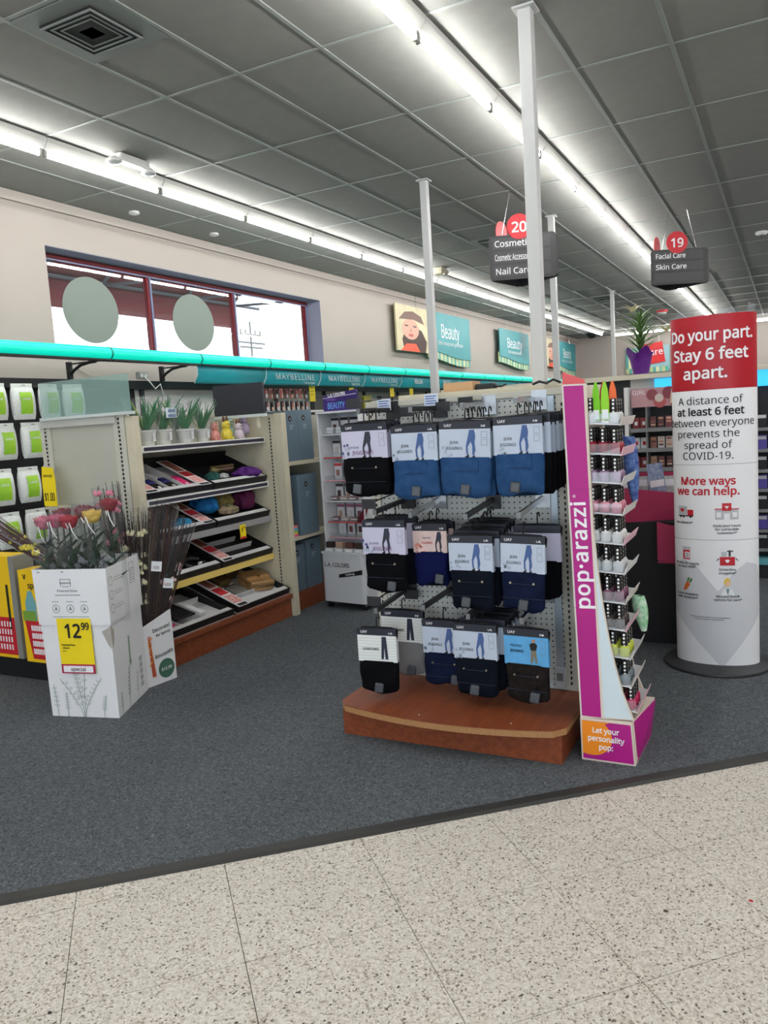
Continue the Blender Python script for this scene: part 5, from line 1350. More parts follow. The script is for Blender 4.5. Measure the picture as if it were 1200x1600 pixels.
# pill bottle
wbox(SL - .020, .585 - D, SL + .020, .635 - D, REDINK, 'bottle_body'); wbox(SL - .023, .637 - D, SL + .023, .652 - D, MATS['icon_grey'], 'bottle_cap'); wbox(SL - .010, .592 - D, SL + .018, .625 - D, WINK, 'bottle_label', .0024)
for q in range(3): wbox(SL - .006, .598 + .009 * q - D, SL + .014, .6015 + .009 * q - D, INK, 'bottle_line', .0032)
icon_caption(['90-day Rx supply', '& easy refill*'], SL, .556 - D)
# shopping box
wbox(SR - .036, .560 - D, SR + .036, .605 - D, REDINK, 'box_body'); wpoly(heart, SR, .582 - D, WINK, 'box_heart', .022, .0024)
wpoly([(-.036, .045), (-.056, .022), (-.052, .02), (-.034, .04)], SR, .560 - D, INK, 'box_flap'); wpoly([(.036, .045), (.056, .022), (.052, .02), (.034, .04)], SR, .560 - D, INK, 'box_flap')
wbox(SR - .028, .607 - D, SR - .004, .632 - D, MATS['icon_grey'], 'box_carton'); wbox(SR + .006, .607 - D, SR + .016, .640 - D, DARK, 'box_pump'); wbox(SR - .002, .632 - D, SR + .028, .638 - D, DARK, 'box_pump', .002)
icon_caption(['Drive-thru', 'shopping*'], SR, .530 - D)
# carrot
wpoly([(-.022, -.028), (-.008, -.030), (.018, .004), (.008, .022), (-.008, .014)], SL, .445 - D, mat('carrot_orange', (214, 106, 40), .5), 'carrot_root')
for a, b in ((.006, .028), (.020, .024)): wpoly([(a - .008, b - .012), (a + .004, b - .016), (a + .012, b + .006), (a + .002, b + .012)], SL, .450 - D, mat('carrot_leaf', (74, 130, 70), .5), 'carrot_top')
icon_caption(['Local shopping', 'with Instacart*'], SL, .390 - D)
# person in white coat
wpoly([(-.034, -.035), (.034, -.035), (.030, -.008), (.012, .004), (-.012, .004), (-.030, -.008)], SR, .435 - D, mat('coat_white', (226, 228, 232), .5), 'coat'); wpoly([(-.008, .002), (.008, .002), (.004, -.034), (-.004, -.034)], SR, .435 - D, mat('scrub_teal', (96, 140, 142), .5), 'scrubs', 1, .0024)
wpoly([(.018 * cos(2 * pi * k / 14), .024 * sin(2 * pi * k / 14)) for k in range(14)], SR - .002, .472 - D, mat('icon_blonde', (236, 200, 60), .5), 'hair', 1, .0022); wpoly([(.012 * cos(2 * pi * k / 14), .017 * sin(2 * pi * k / 14)) for k in range(14)], SR + .002, .464 - D, mat('icon_skin', (232, 190, 168), .5), 'face', 1, .0030)
icon_caption(['MinuteClinic®', 'options for care*'], SR, .388 - D)
wtext('*Some services might not be available in\ncertain states or select stores.', .0115, INK, -.015, .277 - D, 0, 1.15, .95)
# clear sheets standing in the open top
for k, (s0, w, h, tl) in enumerate([(-.16, .05, .03, .5), (.06, .035, .035, .2), (.13, .03, .03, -.4), (.205, .02, .045, .6)]):
    p = PILLAR(s0, 1.80, -.02)
    t = thing('clear_sheet', ['crumpled clear film in the pillar top, leftmost', 'clear film strip in the middle of the pillar top', 'clear film strip right of the middle of the pillar top', 'clear film strip at the right edge of the pillar top'][k], 'film', (PCX + p.x, PCY + p.y, .030 + p.z - .1))
    G().prism([(-w, 0), (w, 0), (w + tl * .03, .1 + h), (-w * .6 + tl * .03, .1 + h * 1.3)], (0, 0, 0), (1, 0, 0), (0, .1, 1), .0015).build('film', CLEAR, t)

# ================================================================ black dump bin with pink tray
t = thing('pink_display_bin', 'black floor bin with dusty pink cardboard tray behind the polish stand', 'display bin', (-.62, 4.95, .006))
PNK = mat('dusty_pink_card', (176, 52, 92), .6); BINB = mat('bin_black', (20, 20, 24), .6)
G().box(-.26, -.19, 0, .24, .24, .72).build('plinth', BINB, t, bevel=.004)
G().hexa([(-.26, -.20, .72), (.26, -.24, .76), (.26, -.235, .76), (-.26, -.195, .72), (-.29, -.22, .93), (.26, -.27, .88), (.26, -.265, .88), (-.29, -.215, .93)]).build('front_flap', PNK, t)
G().hexa([(-.26, -.19, .72), (-.255, -.19, .72), (-.255, .24, .72), (-.26, .24, .72), (-.27, -.20, .90), (-.265, -.20, .90), (-.265, .24, .92), (-.27, .24, .92)]).build('side_flap', PNK, t)
G().box(-.26, .235, .72, .24, .24, .98).build('back_flap', PNK, t); G().box(.235, -.19, .72, .24, .235, .92).build('side_flap', PNK, t)
G().hexa([(-.06, -.30, .52), (.26, -.34, .46), (.26, -.335, .46), (-.06, -.295, .52), (-.06, -.30, .74), (.26, -.34, .66), (.26, -.335, .66), (-.06, -.295, .74)]).build('lower_tray_front', PNK, t)
G().box(-.06, -.295, .50, .24, -.19, .508).build('lower_tray_floor', PNK, t)
for k in range(7):
    o = thing('blister_sheet', '%s silvery blue packet standing in the pink tray, from the left' % ORD[k], 'packet', (-.84 + .055 * k, 4.86 + .03 * (k % 3), .727), group='packets in the pink tray')
    o.rotation_euler = (-.15, .12 * (k % 3 - 1), .2)
    G().box(-.045, 0, 0, .045, .006, .26 if k != 3 else .34).build('packet', mat('packet_%d' % (k % 3), [(150, 162, 186), (186, 190, 192), (84, 104, 150)][k % 3], .35, rgb2=[(90, 110, 150), (150, 154, 150), (170, 176, 190)][k % 3], vscale=40), o); G().box(-.04, -.001, .20, .04, 0, .24).build('label_patch', PAPER, o)
for k in range(4):
    o = thing('blister_sheet', '%s blue packet in the lower pink tray, from the left' % ORD[k], 'packet', (-.64 + .06 * k, 4.70, .516), group='packets in the pink tray')
    G().box(-.025, 0, 0, .025, .006, .20).build('packet', MATS['packet_2'] if 'packet_2' in MATS else PAPER, o); G().box(-.02, -.001, .15, .02, 0, .18).build('label_patch', PAPER, o)

# ================================================================ cosmetics gondola across the back
cg = thing('cosmetics_gondola', 'wide cosmetics shelving with lit blue header behind the pillar', 'shelving', (-.7, 6.85, .006))
CX, CY = -.7, 6.85
def Lc(x0, y0, z0, x1, y1, z1): return (x0 - CX, y0 - CY, z0 - .006, x1 - CX, y1 - CY, z1 - .006)
DGR = mat('dark_shelf_back', (44, 44, 46), .6); SGR = mat('grey_shelf_front', (120, 122, 124), .4)
G().box(*Lc(-2.9, 6.95, .006, 1.6, 7.0, 1.63)).build('back_panel', DGR, cg)
G().box(*Lc(-2.9, 6.86, 1.625, 1.6, 7.06, 1.665)).build('top_rail', mat('top_rail_cream', (206, 200, 180), .5), cg)
G().box(*Lc(-1.20, 6.93, 1.545, -.25, 6.95, 1.63)).build('header_panel', mat('header_cream', (196, 194, 184), .5), cg)
G().box(*Lc(-1.0, 6.89, 1.548, -.32, 6.925, 1.618)).build('lit_header', mat('lit_sky_blue', (60, 160, 230), .4, emit=.75, emit_rgb=(40, 170, 245)), cg)
sg = G().box(*Lc(-1.18, 6.82, 1.392, -.30, 6.835, 1.545)).build('brand_sign', mat('dusty_rose_sign', (186, 142, 148), .5), cg)
text('GIRL', .06, WINK, sg, (-1.115 - CX, 6.818 - CY, 1.515 - .006)); text('NEW NEUTRALS', .032, mat('maroon_ink', (130, 40, 60), .6), sg, (-.76 - CX, 6.818 - CY, 1.455 - .006), bold=.01)
for q, (x, z, r, c) in enumerate([(-1.01, 1.49, .045, (140, 70, 78)), (-.88, 1.50, .05, (128, 58, 70)), (-.95, 1.43, .05, (176, 84, 88)), (-.84, 1.43, .04, (150, 60, 66))]):
    G().cyl((x - CX, 6.8185 - CY, z - .006), (x - CX, 6.8165 - CY, z - .006), r, n=16).build('petal_print', mat('petal_%d' % q, c, .5), sg)
G().cyl((-.955 - CX, 6.8160 - CY, 1.455), (-.955 - CX, 6.8145 - CY, 1.455), .035, n=16).build('compact_print', mat('compact_pale', (206, 190, 184), .4), sg); G().bar((-.86 - CX, 6.815 - CY, 1.405), (-.845 - CX, 6.815 - CY, 1.52), .03, .002, (0, 1, 0)).build('tube_print', mat('tube_tan', (206, 184, 164), .4), sg)
G().box(*Lc(-1.22, 6.74, .10, -1.19, 6.95, 1.56)).build('side_panel', WHITE, cg); G().box(*Lc(-.30, 6.74, .10, -.27, 6.95, 1.56)).build('side_panel', BLACK, cg)
G().box(*Lc(-2.9, 6.72, .006, 1.6, 6.95, .11)).build('kick_plate', BLACK, cg); G().box(*Lc(-2.9, 6.71, .115, 1.6, 6.95, .16)).build('deck', mat('teal_deck', (90, 160, 170), .5), cg)
lev = [1.215, 1.05, .89, .74, .58, .42, .27]
for z in lev:
    s_ = G().box(*Lc(-1.18, 6.76, z - .012, -.30, 6.95, z)).build('shelf', DGR, cg); G().box(*Lc(-1.18, 6.745, z - .026, -.30, 6.76, z + .006)).build('shelf_edge', SGR, s_)
    s_ = G().box(*Lc(-.26, 6.78, z - .05, .9, 6.95, z - .04)).build('shelf', DGR, cg); G().box(*Lc(-.26, 6.765, z - .06, .9, 6.78, z - .035)).build('shelf_edge', SGR, s_)
G().box(*Lc(-1.055, 6.75, .10, -1.045, 6.95, 1.39)).build('divider', SGR, cg)
mk = [mat('makeup_%d' % i, c, .4) for i, c in enumerate([(96, 62, 58), (196, 186, 182), (150, 108, 96), (60, 48, 48), (176, 146, 130), (206, 204, 206), (120, 70, 74)])]
SW = [mat('swatch_%d' % i, c, .4) for i, c in enumerate([(206, 170, 150), (150, 96, 90), (110, 66, 70), (190, 140, 110)])]
rr = random.Random(3)
for r, z in enumerate(lev[:5]):
    for c in range(11):
        x = -1.01 + .062 * c
        t = thing('makeup_palette', '%s makeup pack on the cosmetics shelving, %s shelf down, %s from the left' % (['brown', 'pale', 'tan', 'dark', 'beige', 'white', 'plum'][(c * 3 + r * 2) % 7], ORD[r], ORD[c]), 'makeup', (x, 6.83, z + .0005), group='makeup packs behind the pillar')
        h = .095 if r < 3 else .07
        G().box(-.026, 0, 0, .026, .05, h).build('case', mk[(c * 3 + r * 2) % 7], t)
        for q in range(3): G().box(-.018, -.0015, .02 + q * h * .27, .018, 0, .02 + q * h * .27 + .016).build('shade_pan', SW[(c + q + r) % 4], t)
    for c in range(2):
        t = thing('makeup_carton', '%s reddish carton beside the palettes, %s shelf down, %s one' % (['maroon', 'white', 'rosy', 'pale', 'grey'][r], ORD[r], ['left', 'right'][c]), 'carton', (-1.145 + .062 * c, 6.83, z + .0005), group='cartons beside the palettes')
        G().box(-.027, 0, 0, .027, .05, .09).build('carton', mat('maroon_carton', (140, 52, 54), .4) if r in (0, 2) else PAPER, t); G().box(-.012, -.001, .03, .012, 0, .06).build('label_patch', PAPER if r in (0, 2) else REDINK, t)
G().box(*Lc(-.26, 6.90, 1.50, .30, 6.94, 1.63)).build('lit_header', MATS['lit_sky_blue'], cg)
pc = [(30, 30, 34), (206, 206, 204), (120, 180, 60), (90, 80, 170), (30, 130, 130), (196, 90, 60)]
for r, z in enumerate(lev):
    for c in range(5):
        i = (c * 2 + r * 3) % 6
        t = thing('hanging_pack', '%s carded pack at the right edge behind the pillar, %s row down, %s one' % (['black', 'white', 'green', 'purple', 'teal', 'orange'][i], ORD[r], ORD[c]), 'packet', (-.20 + .09 * c, 6.84, z - .0395), group='packs right of the pillar')
        G().box(-.035, 0, 0, .035, .012, .11).build('card', mat('pack_%d' % i, pc[i], .5), t); G().box(-.03, -.001, .075, .03, 0, .10).build('label_patch', PAPER if i != 1 else REDINK, t)

# ---- lily in purple wrap on top
t = thing('potted_lily', 'white lily plant in crinkled purple wrap on top of the far shelving', 'plant', (-1.115, 6.96, 1.666))
PURP = mat('purple_foil', (104, 40, 140), .35, rgb2=(84, 28, 120), vscale=30)
def wrapf(u, v):
    a = 2 * pi * u; r = .062 + .04 * v + .02 * max(0, v - .7) * 3 * (1 + .5 * sin(5 * a + .6)); z = .20 * v + (.028 * sin(5 * a + .6) * max(0, v - .5) * 2)
    return (r * cos(a), r * sin(a), z)
g = G().surf(wrapf, 36, 8, closed_u=True); g.add([wrapf(k / 36, 0) for k in range(36)], [tuple(range(36))[::-1]]); g.build('foil_wrap', PURP, t, smooth=180)
G().cyl((0, 0, .14), (0, 0, .15), .075, n=16).build('soil', SOIL, t)
LLY = mat('lily_leaf', (70, 110, 56), .5, rgb2=(100, 134, 72), vscale=20); PETAL = mat('lily_petal', (222, 214, 170), .5)
G().tube([(0, 0, .14), (.01, 0, .3), (-.01, 0, .45), (-.04, 0, .53)], .006, 6).build('stem', LLY, t); G().tube([(0.01, 0, .15), (.03, .01, .27), (.12, 0, .30), (.2, 0, .33)], .004, 6).build('stem', LLY, t)
for k in range(46):
    g = G(); z = .15 + .30 * (k / 45); az = k * 2.4
    leaf(g, (.005 * cos(az), .005 * sin(az), z), az, .16 - .02 * (k % 3), 1.0 if k % 4 else .6, .014, 5, .1); g.build('leaf', LLY, t, smooth=180, solid=.002)
for fx, fz, n_ in ((-.055, .53, 'flower'), (.21, .34, 'flower')):
    g = G()
    for k in range(6):
        az = k * pi / 3; leaf(g, (fx, 0, fz - .01), az, .075, .9, .02, 5, -.2)
    g.build(n_, PETAL, t, smooth=180, solid=.002)
# ================================================================ makeup stand on casters
SW_ = mat('stand_white', (206, 208, 212), .4)
la = thing('makeup_stand', 'white makeup stand on casters with purple beauty header, behind the jeggings', 'display stand', (-3.02, 5.06, .006), radians(-8.7))
def rbox(x0, y0, x1, y1, r, z0, z1, nm, m, par):
    P = []
    for cx, cy, a0 in ((x1 - r, y0 + r, -90), (x1 - r, y1 - r, 0), (x0 + r, y1 - r, 90), (x0 + r, y0 + r, 180)):
        P += [(cx + r * cos(radians(a0 + 18 * q)), cy + r * sin(radians(a0 + 18 * q))) for q in range(6)]
    return G().prism(P, (0, 0, z0), (1, 0, 0), (0, 1, 0), z1 - z0).build(nm, m, par, smooth=30)
rbox(-.215, 0, .205, .34, .04, .055, .425, 'base_cabinet', SW_, la)
rbox(-.222, -.006, .212, .345, .04, .425, .437, 'base_lid', SW_, la)
text('L.A. COLORS', .052, INK, la, (-.055, -.0012, .345), sx=1.0, bold=.01, align='CENTER')
G().prism([(-.04, .245), (.185, .282), (.185, .318), (-.035, .272)], (0, -.001, 0), (1, 0, 0), (0, 0, 1), .002).build('black_flash', INK, la)
text('makeup', .03, WINK, la, (.07, -.0036, .281), (1, 0, .16))
for x, y in ((-.17, .04), (.16, .04), (-.17, .3), (.16, .3)):
    c_ = G().cyl((x - .012, y, .025), (x + .012, y, .025), .025, n=14).build('caster', BLACK, la)
    G().box(x - .016, y - .012, .03, x + .016, y + .012, .055).build('fork', CHROME, c_)
for x in (-.205, .19): G().box(x, .06, .437, x + .015, .33, 1.49).build('side_panel', SW_, la, bevel=.003)
G().box(-.19, .30, .437, .19, .315, 1.49).build('back_panel', mat('stand_back', (186, 190, 196), .4), la)
G().box(-.205, .05, 1.49, .205, .33, 1.505).build('top_panel', SW_, la)
PUR = mat('purple_header', (48, 34, 92), .4, rgb2=(70, 44, 130), vscale=4)
hd = G().prism([(-.15, 0), (.17, 0), (.18, .13), (.165, .15), (-.14, .115), (-.15, .11)], (0, .10, 1.505), (1, 0, 0), (0, 0, 1), .012).build('header_sign', PUR, la)
text('L.A. COLORS', .036, WINK, hd, (-.015, .0865, 1.628), (1, 0, .07), bold=.03, sx=1.0); G().bar((-.15, .087, 1.603), (.17, .087, 1.622), .003, .002, (0, 1, 0)).build('white_line', WINK, hd)
text('#instaglam', .022, mat('violet_ink', (150, 110, 200), .5), hd, (-.07, .0865, 1.592)); text('BEAUTY', .078, mat('cyan_ink', (70, 190, 226), .4, rgb2=(130, 90, 220), vscale=8), hd, (-.025, .0860, 1.548), sx=.72, bold=.02)
hc = [(40, 40, 44), (40, 40, 44), (190, 60, 70), (60, 50, 60), (150, 90, 110), (180, 60, 100)]
for r, z in enumerate((1.335, 1.16, .985, .825, .665, .545)):
    s_ = G().box(-.19, .10, z - .008, .19, .30, z).build('shelf', CLEAR, la)
    G().box(-.19, .095, z - .010, .19, .10, z + .030).build('shelf_lip', CLEAR, s_)
    G().box(-.19, .0935, z - .012, .19, .0948, z - .002).build('price_strip', mat('strip_%d' % (r % 3), [(200, 200, 204), (196, 70, 76), (206, 150, 160)][r % 3], .5), s_)
    for c in range(4):
        p = la.matrix_basis @ Vector((-.140 + .092 * c, .20, z + .0005))
        t = thing('carded_makeup', 'white carded makeup pack on the caster stand, %s shelf down, %s from left' % (ORD[r], ORD[c]), 'makeup', p, radians(-8.7), group='carded makeup on the caster stand')
        G().box(-.036, 0, 0, .036, .006, .125).build('card', mat('card_white', (206, 206, 212), .5), t); G().box(-.036, -.001, .098, .036, 0, .120).build('card_header', mat('cardhead_%d' % r, hc[r], .5), t)
        G().box(-.012, -.012, .025, .012, -.001, .07).build('product', mk[(r + c) % 7], t)
        if r in (0, 3, 4):
            p2 = la.matrix_basis @ Vector((-.140 + .092 * c, .125, z + .0005))
            t = thing('makeup_case', '%s small makeup case at the front of the caster stand, %s shelf, %s one' % (['clear', '', '', 'peach', 'rosy'][r], ORD[r], ORD[c]), 'makeup', p2, radians(-8.7), group='small cases on the caster stand')
            G().box(-.032, 0, 0, .032, .035, .03 if r else .05).build('case', [mat('case_clear', (196, 200, 204), .2), mk[4], mk[6]][0 if r == 0 else (1 if c % 2 else 2)], t, bevel=.004); G().box(-.028, -.001, .008, .028, 0, .018).build('label_patch', PAPER, t)
for c in range(4):
    p2 = la.matrix_basis @ Vector((-.145 + .095 * c, .03, .4375))
    t = thing('compact_stack', 'dark compact set standing on the white cabinet, %s from the left' % ORD[c], 'makeup', p2, radians(-8.7), group='compacts on the white cabinet')
    G().box(-.04, 0, 0, .04, .05, .03).build('tray', mat('case_clear', (196, 200, 204), .2), t); G().box(-.035, .004, .03, .035, .045, .075).build('compact', mk[[3, 4, 0, 3][c]], t, bevel=.005); G().box(-.03, -.001, .006, .03, 0, .022).build('label_patch', PAPER, t)
p2 = la.matrix_basis @ Vector((.16, .09, .666))
t = thing('brochure_fan', 'fanned dark red brochure cards on the right of the caster stand', 'brochure', p2, radians(-8.7))
for k in range(4): G().prism([(-.05 + .01 * k, 0), (.0 + .01 * k, 0), (.06 + .006 * k, .13), (.03 + .006 * k, .135)], (0, -.012 - .004 * k, 0), (1, 0, 0), (0, 0, 1), .002).build('card', mat('dark_red_card', (110, 20, 40), .4) if k % 2 else mat('card_black', (30, 26, 30), .4), t)

# ================================================================ preserved rose carton
BW = mat('white_corrugated', (226, 227, 230), .6, vary=.02, vscale=6); SAGE = mat('sage_line_art', (128, 146, 138), .6); SAGED = mat('grey_print', (112, 116, 122), .6)
rb = thing('rose_carton', 'white floor carton of preserved roses with botanical line drawing', 'box', (-3.28, 2.92, .006))
rc_ = [Vector(p) - Vector((-3.28, 2.92)) for p in ((-3.402, 2.68), (-3.021, 2.767), (-3.20, 3.155), (-3.56, 3.06))]
def ringwall(cs0, cs1, z0, z1, th, nm, m, par):
    g = G(); n = len(cs0)
    c0 = sum(cs0, Vector((0, 0))) / n
    def ins(c, cc): return c + (cc - c).normalized() * th
    for k in range(n):
        a0, b0, a1, b1 = cs0[k], cs0[(k + 1) % n], cs1[k], cs1[(k + 1) % n]
        i0, j0, i1, j1 = ins(a0, c0), ins(b0, c0), ins(a1, c0), ins(b1, c0)
        g.hexa([(a0.x, a0.y, z0), (b0.x, b0.y, z0), (j0.x, j0.y, z0), (i0.x, i0.y, z0), (a1.x, a1.y, z1), (b1.x, b1.y, z1), (j1.x, j1.y, z1), (i1.x, i1.y, z1)])
    return g.build(nm, m, par)
cm_ = sum(rc_, Vector((0, 0))) / 4
top_ = [cm_ + (c - cm_) * 1.02 for c in rc_]; col0 = [cm_ + (c - cm_) * 1.06 for c in rc_]; col1 = [cm_ + (c - cm_) * 1.085 for c in rc_]
ringwall(rc_, top_, 0, .50, .006, 'lower_walls', BW, rb)
ringwall(col0, col1, .485, .772, .006, 'collar', BW, rb)
G().prism([(c.x * .97, c.y * .97) for c in rc_], (0, 0, .45), (1, 0, 0), (0, 1, 0), .004).build('false_floor', BW, rb)
# frames of reference on the front and right faces
def face(a0, b0, a1, b1, z0, z1):
    A0 = Vector((a0.x, a0.y, z0)); B0 = Vector((b0.x, b0.y, z0)); A1 = Vector((a1.x, a1.y, z1)); B1 = Vector((b1.x, b1.y, z1))
    xd = ((B0 - A0) + (B1 - A1)).normalized(); w = ((B0 - A0).length + (B1 - A1).length) / 2; yd = ((A1 + B1) / 2 - (A0 + B0) / 2).normalized(); nn = xd.cross(yd).normalized()
    return (A0 + A1) / 2 - yd * ((z1 - z0) / 2), xd, yd, nn, w
fo_, fx, fy, fn_, fw_ = face(rc_[0], rc_[1], top_[0], top_[1], 0, .5)
co_, cx_, cy2, cn, cw = face(col0[0], col0[1], col1[0], col1[1], .485, .772)
so_, sx1, sy1, sn, sw = face(rc_[1], rc_[2], top_[1], top_[2], 0, .5)
ko_, kx, ky, kn, kw = face(col0[1], col0[2], col1[1], col1[2], .485, .772)
def onf(F, a, b, off=.001): return F[0] + F[1] * a + F[2] * b + F[3] * off
FF = (fo_, fx, fy, fn_); CF = (co_, cx_, cy2, cn); SF = (so_, sx1, sy1, sn); KF = (ko_, kx, ky, kn)
def fpoly(F, pts, m, nm, off=.001, th=.0006): return G().prism(pts, onf(F, 0, 0, off), F[1], F[2], th).build(nm, m, rb)
def fring(F, cx, cy, r, m, nm, w=.0035):
    g = G()
    for k in range(24):
        a, b = 2 * pi * k / 24, 2 * pi * (k + 1) / 24
        q = [(cx + r * cos(a), cy + r * sin(a)), (cx + r * cos(b), cy + r * sin(b)), (cx + (r - w) * cos(b), cy + (r - w) * sin(b)), (cx + (r - w) * cos(a), cy + (r - w) * sin(a))]
        g.add([onf(F, *p, .0012) for p in q], [(0, 1, 2, 3)])
    return g.build(nm, m, rb)
# collar print
for b in ((.155, .235, .215, .238), (.155, .20, .158, .235), (.212, .20, .215, .235), (.165, .197, .205, .200)): fpoly(CF, [(b[0], b[1]), (b[2], b[1]), (b[2], b[3]), (b[0], b[3])], SAGED, 'logo_frame')
text('verdissimo', .016, SAGED, rb, onf(CF, .185, .218), fx, cy2, bold=.01); text('Preserved Roses', .019, SAGED, rb, onf(CF, .19, .178), fx, cy2); text('Transformed nature that lasts longer', .0105, SAGED, rb, onf(CF, .19, .156), fx, cy2)
for k in range(3): fring(CF, .115 + .082 * k, .085, .022, SAGE, 'icon_ring'); fpoly(CF, [(.105 + .082 * k, .078), (.125 + .082 * k, .078), (.115 + .082 * k, .098)], SAGE, 'icon_leaf'); fpoly(CF, [(.095 + .082 * k, .120), (.135 + .082 * k, .120), (.135 + .082 * k, .123), (.095 + .082 * k, .123)], SAGE, 'caption_line')
fpoly(CF, [(.09, .042), (.30, .042), (.30, .045), (.09, .045)], SAGE, 'caption_line')
for k in range(3): fring(KF, .045, .215 - .07 * k, .024, SAGE, 'icon_ring'); fpoly(KF, [(.085, .222 - .07 * k), (.185, .222 - .07 * k), (.185, .2245 - .07 * k), (.085, .2245 - .07 * k)], SAGE, 'caption_line'); fpoly(KF, [(.085, .208 - .07 * k), (.20, .208 - .07 * k), (.20, .2105 - .07 * k), (.085, .2105 - .07 * k)], SAGE, 'caption_line')
for b in ((.30, .15, .37, .152), (.30, .258, .37, .26), (.30, .15, .302, .26), (.368, .15, .37, .26)): fpoly(KF, [(b[0], b[1]), (b[2], b[1]), (b[2], b[3]), (b[0], b[3])], SAGED, 'stamp_frame')
for q in range(6): fpoly(KF, [(.31, .165 + .012 * q), (.36, .165 + .012 * q), (.36, .168 + .012 * q), (.31, .168 + .012 * q)], SAGED, 'stamp_line')
# botanical drawing: stems with leaf pairs
def sprig(F, x, y0, h, lean, n, lw, m=SAGE):
    g = G(); P = [(x + lean * (k / 10) ** 1.5, y0 + h * k / 10) for k in range(11)]
    for k in range(10):
        (a, b), (c, d) = P[k], P[k + 1]; g.add([onf(F, a - .0016, b), onf(F, a + .0016, b), onf(F, c + .0016, d), onf(F, c - .0016, d)], [(0, 1, 2, 3)])
    g.build('drawn_stem', m, rb)
    for k in range(n):
        f = .3 + .68 * k / n; i = f * 10; a, b = x + lean * f ** 1.5, y0 + h * f
        for s_ in (-1, 1):
            g = G(); L_ = lw * (1 - .35 * f); th = .7 if s_ > 0 else pi - .7
            tip = (a + L_ * cos(th), b + L_ * sin(th)); nx, ny = -sin(th) * L_ * .22, cos(th) * L_ * .22; md = ((a + tip[0]) / 2, (b + tip[1]) / 2)
            g.add([onf(F, a, b), onf(F, md[0] + nx, md[1] + ny), onf(F, *tip), onf(F, md[0] + nx * .55, md[1] + ny * .55)], [(0, 1, 2, 3)]); g.add([onf(F, a, b), onf(F, md[0] - nx, md[1] - ny), onf(F, *tip), onf(F, md[0] - nx * .55, md[1] - ny * .55)], [(0, 1, 2, 3)])
            g.build('drawn_leaf', m, rb)
sprig(FF, .195, .0, .34, -.055, 10, .036); sprig(FF, .200, .0, .33, .03, 5, .03); sprig(FF, .20, 0, .21, .115, 7, .030); sprig(FF, .19, 0, .20, -.12, 5, .04); sprig(FF, .10, 0, .13, .0, 6, .022); sprig(FF, .31, 0, .12, .02, 6, .024); sprig(FF, .04, 0, .17, -.01, 5, .026)
sprig(SF, .16, 0, .22, .03, 7, .035); sprig(SF, .28, 0, .16, .02, 5, .03); sprig(SF, .06, 0, .12, .0, 5, .025)
fpoly(SF, [(.205, .24), (.222, .24), (.222, .37), (.205, .37)], mat('sage_arrow', (128, 158, 134), .6), 'arrow_shaft'); fpoly(SF, [(.195, .24), (.232, .24), (.2135, .205)], MATS['sage_arrow'], 'arrow_head')
for q in range(5): fpoly(SF, [(.335, .05 + .035 * q), (.375, .05 + .035 * q), (.375, .078 + .035 * q), (.335, .078 + .035 * q)], mat('pale_print', (176, 180, 184), .6), 'symbol_box')
fpoly(FF, [(.345, .45), (.40, .478), (.392, .36), (.375, .385), (.36, .42)], mat('torn_card_shaded', (170, 164, 156), .8), 'torn_edge', .0012)  # torn flaps below the collar, with shade painted into their darker tone
fpoly(SF, [(0, .485), (.035, .45), (.03, .40), (.005, .36)], MATS['torn_card_shaded'], 'torn_edge', .0012)
fpoly(FF, [(.012, .44), (.065, .445), (.065, .475), (.012, .47)], PAPER, 'barcode_label', .0014)
# price sign
t = thing('price_card', 'yellow price card reading 12.99 special on the rose carton', 'price tag', rb.matrix_basis @ onf(FF, .10, .235, .012))
R3 = Matrix((fx, fy, fn_)).transposed().to_4x4(); R3.translation = t.location; t.matrix_basis = R3
def lp(pts, m, nm, z, th=.0012): return G().prism(pts, (0, 0, z), (1, 0, 0), (0, 1, 0), th).build(nm, m, t)
lp([(0, 0), (.195, 0), (.195, .285), (0, .285)], YELLOW, 'card', 0); lp([(0, 0), (.195, 0), (.195, .048), (0, .048)], mat('crimson_band', (170, 24, 70), .5), 'red_band', .0013); lp([(.012, .007), (.183, .007), (.183, .040), (.012, .040)], WINK, 'white_pill', .0026)
for w_, sz, x, y, sx_, b_ in (('special', .032, .098, .024, 1.05, .012), ('12', .120, .088, .225, .9, .02), ('99', .06, .163, .248, .85, .02), ('Preserved Rose', .0135, .055, .150, 1, .02), ('Ultimate', .0125, .04, .134, 1, .02), ('49 ct', .011, .03, .118, 1, 0)):
    text(w_, sz, INK if w_ != 'special' else mat('dark_plum', (60, 20, 40), .6), t, (x, y, .0042), (1, 0, 0), (0, 1, 0), bold=b_, sx=sx_)
